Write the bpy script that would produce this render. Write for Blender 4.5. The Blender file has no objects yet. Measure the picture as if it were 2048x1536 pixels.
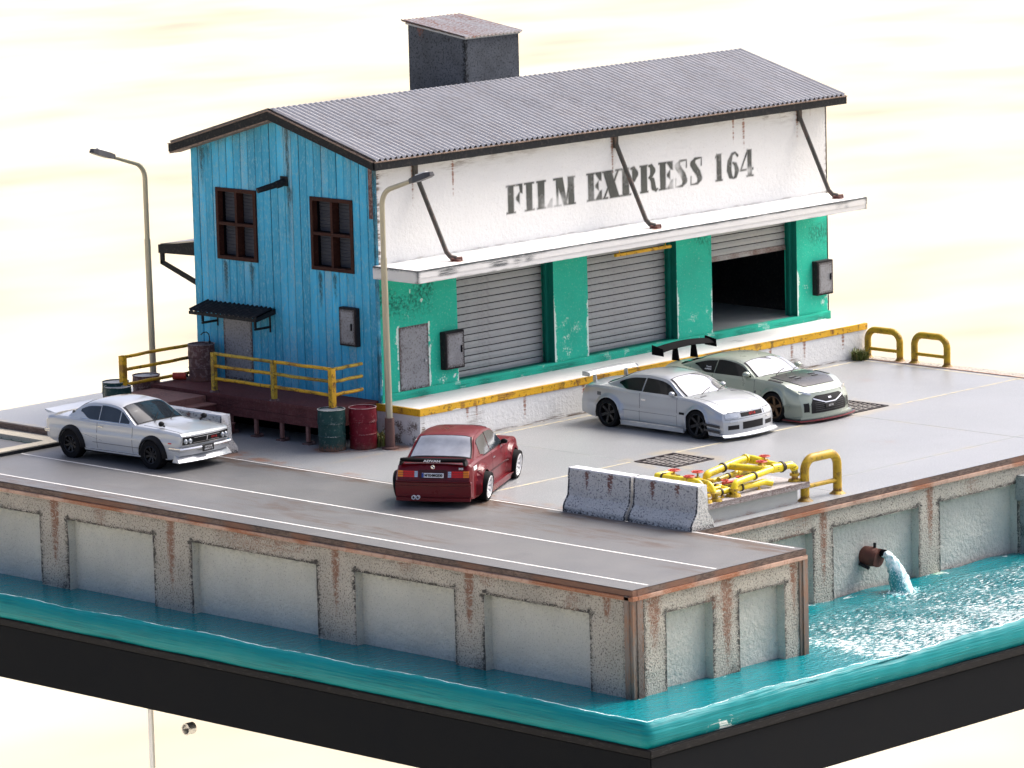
import bpy, bmesh, math, random
import numpy as np
from mathutils import Matrix, Vector
random.seed(7)
rng = np.random.default_rng(7)
R = math.radians
scene = bpy.context.scene
C = scene.collection

# ------------------------------------------------------------------ camera
cd = bpy.data.cameras.new('camera')
cam = bpy.data.objects.new('camera', cd); C.objects.link(cam)
cd.sensor_width = 36.0; cd.sensor_fit = 'HORIZONTAL'
cd.lens = 9380.04 / 2048 * 36
cd.clip_start = 1.0; cd.clip_end = 20000
Rm = [[0.6985370964413451, -0.715117378126624, -0.025555046401795734],
      [-0.13475233333480918, -0.09638644512300387, -0.9861802380180686],
      [0.7027714660941489, 0.6923270821640977, -0.16369324282335973]]
cam.matrix_world = Matrix(((Rm[0][0], -Rm[1][0], -Rm[2][0], -72.20664343),
                           (Rm[0][1], -Rm[1][1], -Rm[2][1], -75.27399020),
                           (Rm[0][2], -Rm[1][2], -Rm[2][2], 18.48452241),
                           (0, 0, 0, 1)))
scene.camera = cam
cd.dof.use_dof = True
cd.dof.focus_distance = 101.0
cd.dof.aperture_fstop = 0.28

# ------------------------------------------------------------------ world and sun
SUN_AZ, SUN_EL = R(-10), R(50)     # azimuth counted from +X towards +Y
w = bpy.data.worlds.new('World'); scene.world = w; w.use_nodes = True
nt = w.node_tree; nt.nodes.clear()
sky = nt.nodes.new('ShaderNodeTexSky'); sky.sky_type = 'NISHITA'; sky.sun_disc = False
sky.sun_elevation = SUN_EL; sky.sun_rotation = R(90) - SUN_AZ
sky.air_density = .46; sky.dust_density = 5.0; sky.ozone_density = .6
bg = nt.nodes.new('ShaderNodeBackground'); bg.inputs['Strength'].default_value = 0.15
ow = nt.nodes.new('ShaderNodeOutputWorld')
nt.links.new(sky.outputs[0], bg.inputs[0]); nt.links.new(bg.outputs[0], ow.inputs[0])
sl = bpy.data.lights.new('sun', 'SUN'); sl.energy = 1.75; sl.angle = R(34); sl.color = (1, .975, .935)
so = bpy.data.objects.new('sun', sl); C.objects.link(so)
sd = Vector((math.cos(SUN_AZ)*math.cos(SUN_EL), math.sin(SUN_AZ)*math.cos(SUN_EL), math.sin(SUN_EL)))
so.rotation_euler = sd.to_track_quat('Z', 'Y').to_euler(); so.location = (20, -30, 40)
scene.view_settings.view_transform = 'Standard'; scene.view_settings.look = 'None'
scene.view_settings.gamma = 1; scene.view_settings.exposure = 1.0

# ------------------------------------------------------------------ object helpers
def tag(o, label=None, cat=None, group=None, kind=None):
    if label: o['label'] = label
    if cat: o['category'] = cat
    if group: o['group'] = group
    if kind: o['kind'] = kind
    return o
def thing(name, loc, label, cat, group=None, rz=0.0):
    o = bpy.data.objects.new(name, None); C.objects.link(o)
    o.empty_display_size = .2; o.location = loc; o.rotation_euler = (0, 0, rz)
    return tag(o, label, cat, group)
def copy_tree(o, parent=None):
    c = o.copy(); C.objects.link(c)
    if parent: c.parent = parent
    for ch in list(o.children): copy_tree(ch, c)
    return c

class MB:
    def __init__(s): s.v = []; s.f = []; s.m = []; s.cur = 0
    def add(s, vs, fs):
        b = len(s.v); s.v.extend([tuple(map(float, p)) for p in vs])
        s.f.extend([tuple(b+i for i in f) for f in fs]); s.m.extend([s.cur]*len(fs)); return s
    def quad(s, a, b, c, d): return s.add([a, b, c, d], [(0, 1, 2, 3)])
    def box(s, lo, hi):
        x0, y0, z0 = [min(a, b) for a, b in zip(lo, hi)]; x1, y1, z1 = [max(a, b) for a, b in zip(lo, hi)]
        return s.add([(x0,y0,z0),(x1,y0,z0),(x1,y1,z0),(x0,y1,z0),(x0,y0,z1),(x1,y0,z1),(x1,y1,z1),(x0,y1,z1)],
              [(0,3,2,1),(4,5,6,7),(0,1,5,4),(1,2,6,5),(2,3,7,6),(3,0,4,7)])
    def hexa(s, p):   # 8 points, bottom 0-3 ccw, top 4-7
        return s.add(p, [(0,3,2,1),(4,5,6,7),(0,1,5,4),(1,2,6,5),(2,3,7,6),(3,0,4,7)])
    def grid(s, o, U, V, us, vs, mask=None, disp=None):
        """o + U*u + V*v for u in us, v in vs; face normal = U x V"""
        o = np.array(o, float); U = np.array(U, float); V = np.array(V, float)
        nu, nv = len(us), len(vs); P = []
        for v in vs:
            for u in us: P.append(o + U*u + V*v)
        F = []
        for j in range(nv-1):
            for i in range(nu-1):
                if mask and not mask((us[i]+us[i+1])/2, (vs[j]+vs[j+1])/2): continue
                F.append((j*nu+i, j*nu+i+1, (j+1)*nu+i+1, (j+1)*nu+i))
        return s.add(P, F)
    def sbox(s, lo, hi, res=.15):
        lo = np.array(lo, float); hi = np.array(hi, float); d = hi-lo
        n = [max(1, int(round(x/res))) for x in d]
        L = [np.linspace(0, d[i], n[i]+1) for i in range(3)]
        X, Y, Z = np.eye(3)
        s.grid(lo, Y, X, L[1], L[0]); s.grid(lo+Z*d[2], X, Y, L[0], L[1])
        s.grid(lo, X, Z, L[0], L[2]); s.grid(lo+Y*d[1], Z, X, L[2], L[0])
        s.grid(lo, Z, Y, L[2], L[1]); s.grid(lo+X*d[0], Y, Z, L[1], L[2])
        return s
    def tube(s, pts, r, n=10, cap=True):
        pts = [Vector(p) for p in pts]; k = len(pts)
        rs = [r]*k if not hasattr(r, '__len__') else list(r)
        t0 = (pts[1]-pts[0]).normalized()
        up = Vector((0, 0, 1)) if abs(t0.z) < .9 else Vector((1, 0, 0))
        nrm = (up - t0*up.dot(t0)).normalized(); V = []; F = []
        for i in range(k):
            if i == 0: t = (pts[1]-pts[0])
            elif i == k-1: t = (pts[-1]-pts[-2])
            else: t = (pts[i+1]-pts[i]).normalized() + (pts[i]-pts[i-1]).normalized()
            t.normalize(); nrm = (nrm - t*nrm.dot(t)).normalized(); b = t.cross(nrm)
            for j in range(n):
                a = 2*math.pi*j/n
                V.append(pts[i] + (nrm*math.cos(a) + b*math.sin(a))*rs[i])
        for i in range(k-1):
            for j in range(n):
                F.append((i*n+j, i*n+(j+1) % n, (i+1)*n+(j+1) % n, (i+1)*n+j))
        if cap: F.append(tuple(range(n-1, -1, -1))); F.append(tuple((k-1)*n+j for j in range(n)))
        return s.add(V, F)
    def lathe(s, prof, o=(0,0,0), axis='z', n=24, flip=False):
        """prof: (r, h) list"""
        V = []; F = []; k = len(prof); o = Vector(o)
        for r, h in prof:
            for j in range(n):
                a = 2*math.pi*j/n; c, d = r*math.cos(a), r*math.sin(a)
                V.append(o + (Vector((c, d, h)) if axis == 'z' else Vector((c, h, d)) if axis == 'y' else Vector((h, c, d))))
        for i in range(k-1):
            for j in range(n):
                q = (i*n+j, i*n+(j+1) % n, (i+1)*n+(j+1) % n, (i+1)*n+j)
                F.append(q if not flip else q[::-1])
        return s.add(V, F)
    def disc(s, o, r, axis='z', n=24, up=True):
        o = Vector(o); V = []
        for j in range(n):
            a = 2*math.pi*j/n; c, d = r*math.cos(a), r*math.sin(a)
            V.append(o + (Vector((c, d, 0)) if axis == 'z' else Vector((c, 0, d)) if axis == 'y' else Vector((0, c, d))))
        f = tuple(range(n)); return s.add(V, [f if up else f[::-1]])
    def prism(s, poly, a0, a1, axis):
        """extrude 2D polygon; axis 'x': poly=(y,z); 'y': poly=(x,z); 'z': poly=(x,y)"""
        n = len(poly)
        P = lambda p, a: (a, p[0], p[1]) if axis == 'x' else (p[0], a, p[1]) if axis == 'y' else (p[0], p[1], a)
        V = [P(p, a0) for p in poly] + [P(p, a1) for p in poly]
        F = [tuple(range(n-1, -1, -1)), tuple(range(n, 2*n))] + [(i, (i+1) % n, n+(i+1) % n, n+i) for i in range(n)]
        return s.add(V, F)
    def build(s, name, mats, parent=None, attrs=None, smooth=None, weld=False, world=True, kind=None, label=None, fixn=True, bevel=None):
        me = bpy.data.meshes.new(name)
        V = np.array(s.v, float)
        off = np.zeros(3)
        if world and parent is not None:
            q = parent
            while q is not None: off += np.array(q.location); q = q.parent
        me.from_pydata([tuple(p) for p in (V-off)], [], s.f)
        if not isinstance(mats, (list, tuple)): mats = [mats]
        for m in mats: me.materials.append(m)
        if len(mats) > 1: me.polygons.foreach_set('material_index', s.m)
        if weld or fixn or bevel:
            bm = bmesh.new(); bm.from_mesh(me)
            if weld or bevel: bmesh.ops.remove_doubles(bm, verts=bm.verts, dist=1e-4)
            if fixn: bmesh.ops.recalc_face_normals(bm, faces=bm.faces)
            if bevel:
                es = [e for e in bm.edges if len(e.link_faces) == 2 and e.calc_face_angle(0) > .5]
                bmesh.ops.bevel(bm, geom=es, offset=bevel, segments=2, affect='EDGES', clamp_overlap=True)
            bm.to_mesh(me); bm.free()
        if attrs:
            n = len(me.vertices); co = np.empty(n*3); me.vertices.foreach_get('co', co)
            for k, a in attrs(co.reshape(-1, 3)+off).items():
                at = me.attributes.new(k, 'FLOAT', 'POINT'); at.data.foreach_set('value', np.clip(a, 0, 2).astype(np.float32))
        if smooth is not None:
            me.polygons.foreach_set('use_smooth', [True]*len(me.polygons))
            me.set_sharp_from_angle(angle=R(smooth))
        me.update()
        o = bpy.data.objects.new(name, me); C.objects.link(o)
        if parent is not None: o.parent = parent
        if kind: o['kind'] = kind
        if label: o['label'] = label
        return o

def smooth01(x): x = np.clip(x, 0, 1); return x*x*(3-2*x)
def streaks(a, z, lst, ztop):
    """rust runs: list of (pos, halfwidth, length, strength)"""
    out = np.zeros_like(a)
    for p, hw, L, st in lst:
        t = np.clip((ztop - z)/L, 0, 1)
        ww = hw*(1-.55*t)
        out = np.maximum(out, st*np.exp(-((a-p)/ww)**2)*(1-t**1.5)*(z <= ztop+.02))
    return out
def vnoise(P, s=1.0, seed=0):
    """cheap smooth value noise over Nx3"""
    P = np.asarray(P)*s + seed*17.3
    i = np.floor(P).astype(int); f = P-i; f = f*f*(3-2*f)
    def h(a, b, c):
        n = (a*73856093) ^ (b*19349663) ^ (c*83492791)
        n = (n*1103515245 + 12345) & 0x7fffffff
        return (n % 10007)/10007.0
    r = 0
    for dx in (0, 1):
        for dy in (0, 1):
            for dz in (0, 1):
                wgt = (f[:,0] if dx else 1-f[:,0])*(f[:,1] if dy else 1-f[:,1])*(f[:,2] if dz else 1-f[:,2])
                r = r + wgt*h(i[:,0]+dx, i[:,1]+dy, i[:,2]+dz)
    return r

# ------------------------------------------------------------------ materials
MATS = {}
def mat(name, col, rough=.6, metal=0., var=.12, scale=1.5, stretch=(1,1,1), speck=0., spk_scale=40, spk_col=(.03,.03,.03), spk_thr=.62,
        bump=0., bump_scale=30, dirt=(.03,.025,.02), rust=(.28,.09,.03), chip=(.8,.8,.76), coat=0., spec=.5, col2=None, mix2=.5, s2=.8, rnd=0., trans=0., ior=1.45, chip_scale=42, rot=0., bdist=.02, attrs=True):
    m = bpy.data.materials.new(name); m.use_nodes = True; T = m.node_tree; N = T.nodes; L = T.links
    b = N['Principled BSDF']
    tc = N.new('ShaderNodeTexCoord'); mp = N.new('ShaderNodeMapping'); L.new(tc.outputs['Object'], mp.inputs[0]); mp.inputs['Scale'].default_value = stretch; mp.inputs['Rotation'].default_value = (0, 0, rot)
    def noise(sc, det=4, ro=.6, src=mp):
        n = N.new('ShaderNodeTexNoise'); n.inputs['Scale'].default_value = sc; n.inputs['Detail'].default_value = det
        n.inputs['Roughness'].default_value = ro; L.new(src.outputs[0], n.inputs[0]); return n
    def math_(op, a, bb, clamp=False):
        n = N.new('ShaderNodeMath'); n.operation = op; n.use_clamp = clamp
        for i, q in enumerate((a, bb)):
            if q is None: continue
            if isinstance(q, (int, float)): n.inputs[i].default_value = q
            else: L.new(q, n.inputs[i])
        return n.outputs[0]
    def mixc(fac, a, bb, mode='MIX'):
        n = N.new('ShaderNodeMix'); n.data_type = 'RGBA'; n.blend_type = mode
        if isinstance(fac, (int, float)): n.inputs[0].default_value = fac
        else: L.new(fac, n.inputs[0])
        for i, q in ((6, a), (7, bb)):
            if isinstance(q, tuple): n.inputs[i].default_value = (*q, 1)
            else: L.new(q, n.inputs[i])
        return n.outputs[2]
    def ss(x, lo, hi):
        n = N.new('ShaderNodeMapRange'); n.interpolation_type = 'SMOOTHSTEP'
        L.new(x, n.inputs[0]); n.inputs[1].default_value = lo; n.inputs[2].default_value = hi; return n.outputs[0]
    c = (*col,) if not col2 else None
    if col2:
        c = mixc(ss(noise(s2).outputs[0], .5-mix2*.3, .5+mix2*.3), tuple(col), tuple(col2))
    n1 = noise(scale).outputs[0]
    f = math_('ADD', math_('MULTIPLY', math_('SUBTRACT', n1, .5), 2*var*1.6), 1.0)
    if rnd:
        oi = N.new('ShaderNodeObjectInfo')
        f = math_('MULTIPLY', f, math_('ADD', math_('MULTIPLY', oi.outputs['Random'], rnd), 1-rnd/2))
    cmb = N.new('ShaderNodeCombineColor')
    for i in range(3): L.new(f, cmb.inputs[i])
    c = mixc(1.0, c, cmb.outputs[0], 'MULTIPLY')
    n2 = noise(14, 5, .7)
    if speck:
        c = mixc(math_('MULTIPLY', ss(noise(spk_scale, 3, .7).outputs[0], spk_thr-.055, spk_thr+.02), speck), c, spk_col)
    if attrs:
        for an, cc in (('chip', chip), ('dirt', dirt), ('rust', rust)):
            at = N.new('ShaderNodeAttribute'); at.attribute_name = an
            nz = noise(chip_scale if an == 'chip' else 26, 4, .7, mp if rot else tc)
            if an == 'chip':
                x = math_('SUBTRACT', math_('MULTIPLY', at.outputs['Fac'], 1.15), nz.outputs[0])
                lo = math_('MULTIPLY', ss(x, -.04, .03), ss(at.outputs['Fac'], 0.0, .12))
            else:
                k = math_('ADD', math_('MULTIPLY', ss(nz.outputs[0], .36, .64), 2.1), .30)
                lo = math_('MULTIPLY', ss(math_('MULTIPLY', at.outputs['Fac'], k), .10, .95), .94)
            c = mixc(lo, c, cc)
    L.new(c, b.inputs['Base Color'])
    b.inputs['Metallic'].default_value = metal
    rr = math_('ADD', math_('MULTIPLY', math_('SUBTRACT', n1, .5), .2), rough, True)
    L.new(rr, b.inputs['Roughness'])
    b.inputs['Coat Weight'].default_value = coat; b.inputs['Coat Roughness'].default_value = .06
    b.inputs['Specular IOR Level'].default_value = spec
    b.inputs['Transmission Weight'].default_value = trans; b.inputs['IOR'].default_value = ior
    if bump:
        bn = N.new('ShaderNodeBump'); bn.inputs['Strength'].default_value = bump; bn.inputs['Distance'].default_value = bdist
        L.new(noise(bump_scale, 4, .65).outputs[0], bn.inputs['Height']); L.new(bn.outputs[0], b.inputs['Normal'])
    MATS[name] = m; m['_n'] = 1
    return m
cd.dof.aperture_fstop = 2.2
mat('concrete', (.50,.465,.40), .85, var=.22, scale=1.2, speck=.8, spk_scale=26, spk_thr=.59, spk_col=(.10,.09,.08), bump=1.0, bump_scale=22, rust=(.25,.125,.08), dirt=(.04,.037,.035), bdist=.05)
mat('concrete_panel', (.53,.53,.48), .85, var=.14, scale=1.0, speck=.5, spk_scale=30, spk_thr=.625, spk_col=(.17,.18,.17), bump=.9, bump_scale=9, dirt=(.13,.14,.12), bdist=.06)
mat('strut_steel', (.055,.052,.045), .6, var=.4, scale=4, stretch=(1,1,.3), speck=.5, spk_scale=10, spk_thr=.57, spk_col=(.15,.09,.07))
mat('rusty_lip', (.16,.115,.095), .8, var=.4, scale=3, stretch=(1,1,4), speck=.6, spk_scale=8, spk_thr=.54, spk_col=(.055,.035,.028), bump=.4, dirt=(.025,.02,.02), rust=(.20,.10,.065))
mat('pink_rust', (.50,.335,.26), .75, var=.25, scale=4, speck=.5, spk_scale=12, spk_thr=.6, spk_col=(.28,.12,.07), bump=.3)
mat('road_asphalt', (.128,.128,.130), .45, var=.10, scale=1.1, speck=.5, spk_scale=38, spk_thr=.56, spk_col=(.21,.208,.20), bump=.15, bump_scale=45, dirt=(.10,.065,.045), rust=(.25,.12,.07), col2=(.15,.148,.145), s2=.35, spec=.6)
mat('yard_asphalt', (.272,.281,.290), .36, var=.10, scale=.8, speck=.7, spk_scale=34, spk_thr=.57, spk_col=(.43,.435,.435), bump=.3, bump_scale=26, dirt=(.36,.32,.25), rust=(.30,.17,.12), chip=(.62,.52,.30), col2=(.243,.252,.260), s2=.4, spec=.7)
mat('sand_concrete', (.52,.47,.37), .85, var=.15, speck=.3, spk_scale=20, dirt=(.10,.07,.05))
mat('pit_stone', (.17,.22,.19), .6, var=.35, scale=3, bump=.6, bump_scale=5)
mat('line_white', (.72,.71,.68), .6, var=.05, scale=2, speck=.35, spk_scale=9, spk_thr=.66, spk_col=(.35,.34,.33))
mat('line_yellow', (.62,.55,.36), .7, var=.15, scale=1, speck=.8, spk_scale=7, spk_thr=.54, spk_col=(.42,.42,.41))
mat('white_wall', (.745,.75,.735), .8, var=.03, scale=1.5, speck=.35, spk_scale=22, spk_thr=.66, spk_col=(.50,.48,.42), bump=.5, bump_scale=9, dirt=(.14,.10,.07), rust=(.30,.15,.10), bdist=.04)
mat('canopy_white', (.76,.755,.735), .75, var=.04, scale=2, speck=.2, spk_scale=9, spk_thr=.68, spk_col=(.5,.47,.42), bump=.5, bump_scale=10, dirt=(.018,.03,.035), rust=(.3,.15,.1))
mat('green_wall', (.02,.48,.33), .7, var=.18, scale=1.0, speck=.55, spk_scale=34, spk_thr=.665, spk_col=(.45,.70,.60), bump=.4, bump_scale=14, dirt=(.004,.08,.06), chip=(.68,.84,.76), spec=.3)
mat('green_dark', (.003,.13,.10), .75, var=.35, scale=2, stretch=(1,1,.3), bump=.3, dirt=(.004,.03,.03), chip=(.4,.6,.5), spec=.2)
mat('blue_plank', (.06,.42,.66), .65, var=.34, scale=1.1, stretch=(1,1,.3), speck=.65, spk_scale=24, spk_thr=.59, spk_col=(.22,.50,.62), bump=.4, bump_scale=14, dirt=(.012,.035,.038), rust=(.10,.12,.11), chip=(.33,.52,.60), rnd=.34, spec=.3)
mat('black_gap', (.004,.004,.006), .9, var=.1, spec=.05)
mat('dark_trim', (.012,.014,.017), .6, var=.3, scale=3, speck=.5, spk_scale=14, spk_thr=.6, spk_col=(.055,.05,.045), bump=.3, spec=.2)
mat('trim_edge', (.24,.17,.13), .7, var=.3, scale=4, speck=.6, spk_scale=9, spk_thr=.55, spk_col=(.08,.05,.04))
mat('roof_metal', (.47,.46,.46), .33, metal=.25, var=.12, scale=.6, stretch=(1,.35,1), speck=.25, spk_scale=5, spk_thr=.56, spk_col=(.33,.28,.25), col2=(.42,.415,.42), s2=.5, dirt=(.07,.06,.06), bump=.1)
mat('tower_grey', (.075,.085,.10), .85, var=.3, scale=2, speck=.75, spk_scale=18, spk_thr=.58, spk_col=(.022,.025,.03), bump=.6, bump_scale=10, dirt=(.008,.01,.012), rust=(.16,.07,.05), spec=.2)
mat('brown_frame', (.040,.014,.010), .7, var=.3, scale=4, speck=.4, spk_scale=16, spk_col=(.10,.045,.03), bump=.3, spec=.2)
mat('blind_grey', (.055,.06,.075), .6, var=.2, scale=6, stretch=(1,1,9), speck=.25, spk_scale=30, spk_col=(.2,.2,.2), spk_thr=.72, bump=.3, spec=.3)
mat('shutter', (.36,.37,.375), .5, metal=.05, var=.12, scale=.8, speck=.3, spk_scale=10, spk_thr=.61, spk_col=(.22,.215,.21), bump=.1, dirt=(.07,.06,.055), rust=(.14,.07,.055))
mat('steel_door', (.27,.28,.30), .55, metal=.1, var=.18, scale=2, speck=.7, spk_scale=24, spk_thr=.59, spk_col=(.10,.085,.095), bump=.2, dirt=(.04,.03,.03), rust=(.12,.05,.04))
mat('cabinet_side', (.018,.016,.019), .6, var=.3, speck=.5, spk_scale=14, spk_col=(.07,.055,.05), spec=.2)
mat('yellow_paint', (.72,.40,.015), .55, var=.18, scale=3, speck=.75, spk_scale=11, spk_thr=.62, spk_col=(.10,.045,.015), bump=.5, bump_scale=12, dirt=(.05,.035,.015), rust=(.18,.07,.02), chip=(.8,.75,.6))
mat('yellow_old', (.50,.33,.03), .55, var=.35, scale=3, speck=.75, spk_scale=9, spk_thr=.58, spk_col=(.12,.08,.03), bump=.5, bump_scale=12, dirt=(.035,.03,.012), rust=(.16,.07,.02), chip=(.6,.5,.3))
mat('yellow_olive', (.46,.29,.01), .45, var=.35, scale=3, speck=.6, spk_scale=8, spk_thr=.6, spk_col=(.14,.09,.01), bump=.3, dirt=(.05,.03,.01), rust=(.12,.045,.015))
mat('yellow_pipe', (.80,.62,.01), .35, var=.15, scale=3, speck=.45, spk_scale=9, spk_thr=.64, spk_col=(.30,.27,.04), bump=.2, dirt=(.13,.13,.05), rust=(.30,.11,.03), coat=.2)
mat('pipe_band', (.03,.02,.015), .6, var=.3)
mat('valve_red', (.50,.05,.03), .5, var=.3, scale=8)
mat('wood_deck', (.125,.042,.040), .8, var=.25, scale=3, speck=.55, spk_scale=18, spk_thr=.57, spk_col=(.17,.075,.07), bump=.4, bump_scale=20, dirt=(.018,.008,.008), chip=(.25,.13,.11), spec=.2)
mat('wood_light', (.24,.115,.095), .75, var=.2, scale=3, speck=.4, spk_scale=14, spk_thr=.6, spk_col=(.12,.05,.045), bump=.3, dirt=(.05,.025,.02))
mat('drum_green', (.010,.050,.046), .5, var=.35, scale=4, speck=.45, spk_scale=15, spk_thr=.62, spk_col=(.16,.19,.17), bump=.2, chip=(.55,.55,.5), rust=(.17,.075,.045), dirt=(.02,.015,.012), spec=.3)
mat('drum_red', (.15,.004,.014), .5, var=.35, scale=4, speck=.45, spk_scale=15, spk_thr=.62, spk_col=(.33,.10,.10), bump=.2, chip=(.6,.45,.42), rust=(.13,.045,.03), dirt=(.02,.01,.01), spec=.3)
mat('drum_rust', (.115,.055,.05), .7, var=.4, scale=5, speck=.6, spk_scale=10, spk_thr=.55, spk_col=(.28,.20,.18), bump=.5, chip=(.45,.36,.32), dirt=(.02,.01,.01), rust=(.15,.05,.03))
mat('drum_lid', (.42,.43,.43), .5, var=.3, scale=4, speck=.4, spk_scale=14, spk_col=(.2,.13,.1))
mat('lamp_pole', (.42,.39,.29), .4, metal=.35, var=.12, scale=2, dirt=(.12,.10,.07))
mat('lamp_dark', (.05,.05,.055), .4, var=.2)
mat('lamp_lens', (.75,.75,.72), .25, var=.05)
mat('sleeve_brown', (.12,.062,.052), .75, var=.2, speck=.3, spk_scale=15)
mat('barrier', (.64,.63,.60), .85, var=.12, scale=2, speck=.85, spk_scale=27, spk_thr=.60, spk_col=(.13,.13,.155), bump=.9, bump_scale=20, dirt=(.025,.025,.03), rust=(.19,.075,.055), chip=(.80,.80,.81), bdist=.05)
mat('plinth_grey', (.33,.35,.345), .85, var=.1, scale=2, bump=.3, dirt=(.05,.05,.05), rust=(.2,.1,.07))
mat('plinth_cap', (.42,.40,.40), .85, var=.15, scale=3, speck=.7, spk_scale=24, spk_thr=.59, spk_col=(.16,.10,.095), bump=.6, bump_scale=10, dirt=(.10,.06,.055))
mat('grate_bar', (.36,.33,.30), .7, var=.25)
mat('grate_iron', (.045,.035,.035), .6, var=.2)
mat('pier_concrete', (.30,.33,.32), .85, var=.2, scale=2, speck=.6, spk_scale=24, spk_thr=.6, spk_col=(.10,.11,.11), bump=.8, bump_scale=8, dirt=(.02,.03,.03))
mat('corner_steel', (.19,.165,.145), .7, var=.35, scale=3, stretch=(1,1,.25), speck=.5, spk_scale=8, spk_thr=.55, spk_col=(.30,.15,.08), bump=.3, dirt=(.025,.02,.02))
mat('base_black', (.0065,.008,.0105), .75, var=.12, scale=1, bump=.2, bump_scale=60, speck=.2, spk_scale=60, spk_col=(.02,.02,.022), spec=.12)
mat('base_tape', (.010,.010,.012), .6, var=.3, scale=2, stretch=(1,1,6), speck=.3, spk_scale=6, spk_col=(.07,.07,.07), bump=.3, spec=.2)
mat('pipe_rust', (.10,.032,.022), .6, var=.4, scale=6, bump=.6, bump_scale=12)
mat('leaf', (.09,.12,.02), .6, var=.4, scale=8)
mat('leaf_dry', (.22,.19,.06), .7, var=.4, scale=8)
mat('steel_ring', (.6,.6,.6), .3, metal=.8, var=.05)

# water: teal resin, wave bump, white attribute for foam and painted glitter
def water_mat(name, col, deep, rough, bump, bs, streak=(1,1,1), glit=0.):
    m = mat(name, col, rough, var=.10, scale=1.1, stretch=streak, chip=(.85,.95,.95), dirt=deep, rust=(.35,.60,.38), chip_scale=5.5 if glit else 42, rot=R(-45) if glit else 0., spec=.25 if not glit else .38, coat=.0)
    T = m.node_tree; N = T.nodes; L = T.links; b = N['Principled BSDF']
    tc = N.new('ShaderNodeTexCoord'); mp = N.new('ShaderNodeMapping'); mp.inputs['Scale'].default_value = streak
    mp.inputs['Rotation'].default_value = (0, 0, R(45)) if glit else (0, 0, 0)
    L.new(tc.outputs['Object'], mp.inputs[0])
    n = N.new('ShaderNodeTexNoise'); n.inputs['Scale'].default_value = bs; n.inputs['Detail'].default_value = 3; n.inputs['Roughness'].default_value = .55
    L.new(mp.outputs[0], n.inputs[0])
    n2 = N.new('ShaderNodeTexNoise'); n2.inputs['Scale'].default_value = bs*.35; L.new(mp.outputs[0], n2.inputs[0])
    ad = N.new('ShaderNodeMath'); ad.operation = 'ADD'; L.new(n.outputs[0], ad.inputs[0]); L.new(n2.outputs[0], ad.inputs[1])
    at = N.new('ShaderNodeAttribute'); at.attribute_name = 'ripple'
    h = N.new('ShaderNodeMath'); h.operation = 'MULTIPLY'; L.new(ad.outputs[0], h.inputs[0]); L.new(at.outputs['Fac'], h.inputs[1])
    bn = N.new('ShaderNodeBump'); bn.inputs['Strength'].default_value = 1; bn.inputs['Distance'].default_value = bump
    L.new(h.outputs[0], bn.inputs['Height']); L.new(bn.outputs[0], b.inputs['Normal'])
    return m
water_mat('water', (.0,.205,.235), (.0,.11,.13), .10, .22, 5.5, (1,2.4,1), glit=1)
water_mat('water_gel', (.0,.225,.245), (.0,.10,.115), .45, .03, 2, (.4,.4,14))
mat('water_white', (.80,.93,.94), .35, var=.15, scale=9, stretch=(1,1,.4), speck=.6, spk_scale=10, spk_thr=.56, spk_col=(.10,.50,.52), bump=.8, bump_scale=14, dirt=(.0,.30,.33))

# ---------------------------------------------------------------- far ground, seen blurred all round the display
m = bpy.data.materials.new('pale_ground'); m.use_nodes = True; T = m.node_tree; N = T.nodes; L = T.links; b = N['Principled BSDF']
tc = N.new('ShaderNodeTexCoord'); mp = N.new('ShaderNodeMapping'); mp.inputs['Rotation'].default_value = (0, 0, R(-44.6)); mp.inputs['Scale'].default_value = (.6, 1, 1)
L.new(tc.outputs['Object'], mp.inputs[0])
n = N.new('ShaderNodeTexNoise'); n.inputs['Scale'].default_value = .03; n.inputs['Detail'].default_value = 3; n.inputs['Roughness'].default_value = .5; L.new(mp.outputs[0], n.inputs[0])
cr = N.new('ShaderNodeValToRGB'); L.new(n.outputs[0], cr.inputs[0])
e = cr.color_ramp.elements; e[0].position = .28; e[0].color = (.40,.36,.28,1); e[1].position = .38; e[1].color = (.52,.46,.34,1)
q = e.new(.47); q.color = (.60,.53,.385,1); q = e.new(.60); q.color = (.60,.56,.45,1)
L.new(cr.outputs[0], b.inputs['Base Color']); b.inputs['Roughness'].default_value = .9; b.inputs['Specular IOR Level'].default_value = .1
MATS['pale_ground'] = m
g = MB(); g.quad((-6000,-6000,-64), (6000,-6000,-64), (6000,6000,-64), (-6000,6000,-64))
tag(g.build('ground', m, None), kind='structure')

# ---------------------------------------------------------------- display base
base = thing('display_slab', (0, 0, -3.9), 'black slab base with straight sides carrying the whole harbour model', 'model base')
g = MB(); g.sbox((-10.02,-17.38,-3.9), (17,11.5,-2.74), 1.5); g.build('base_block', MATS['base_black'], base, bevel=.02)
g = MB(); g.sbox((-10.06,-17.42,-2.74), (17.04,11.54,-2.58), 1.5); g.build('edge_tape', MATS['base_tape'], base, bevel=.02)
g = MB()
g.quad((-9.6,-2.92,-64), (-9.6,-16.9,-64), (-9.6,-16.9,-3.9), (-9.6,-2.92,-3.9))
st = thing('display_stand', (-9.6, -3, -64), 'clear acrylic panel standing under the black base with a small steel ring', 'stand')
am = mat('acrylic', (.99,.99,.98), .02, var=0, trans=1.0, ior=1.015, attrs=False)
g = MB(); g.box((-9.66,-16.9,-63.99), (-9.60,-2.86,-3.9)); g.build('panel', am, st)
g = MB(); g.box((-9.66,-2.855,-63.99), (-9.60,-2.74,-3.9)); g.build('panel_edge', mat('acrylic_edge', (.92,.91,.86), .6, var=.05, attrs=False), st)
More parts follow.
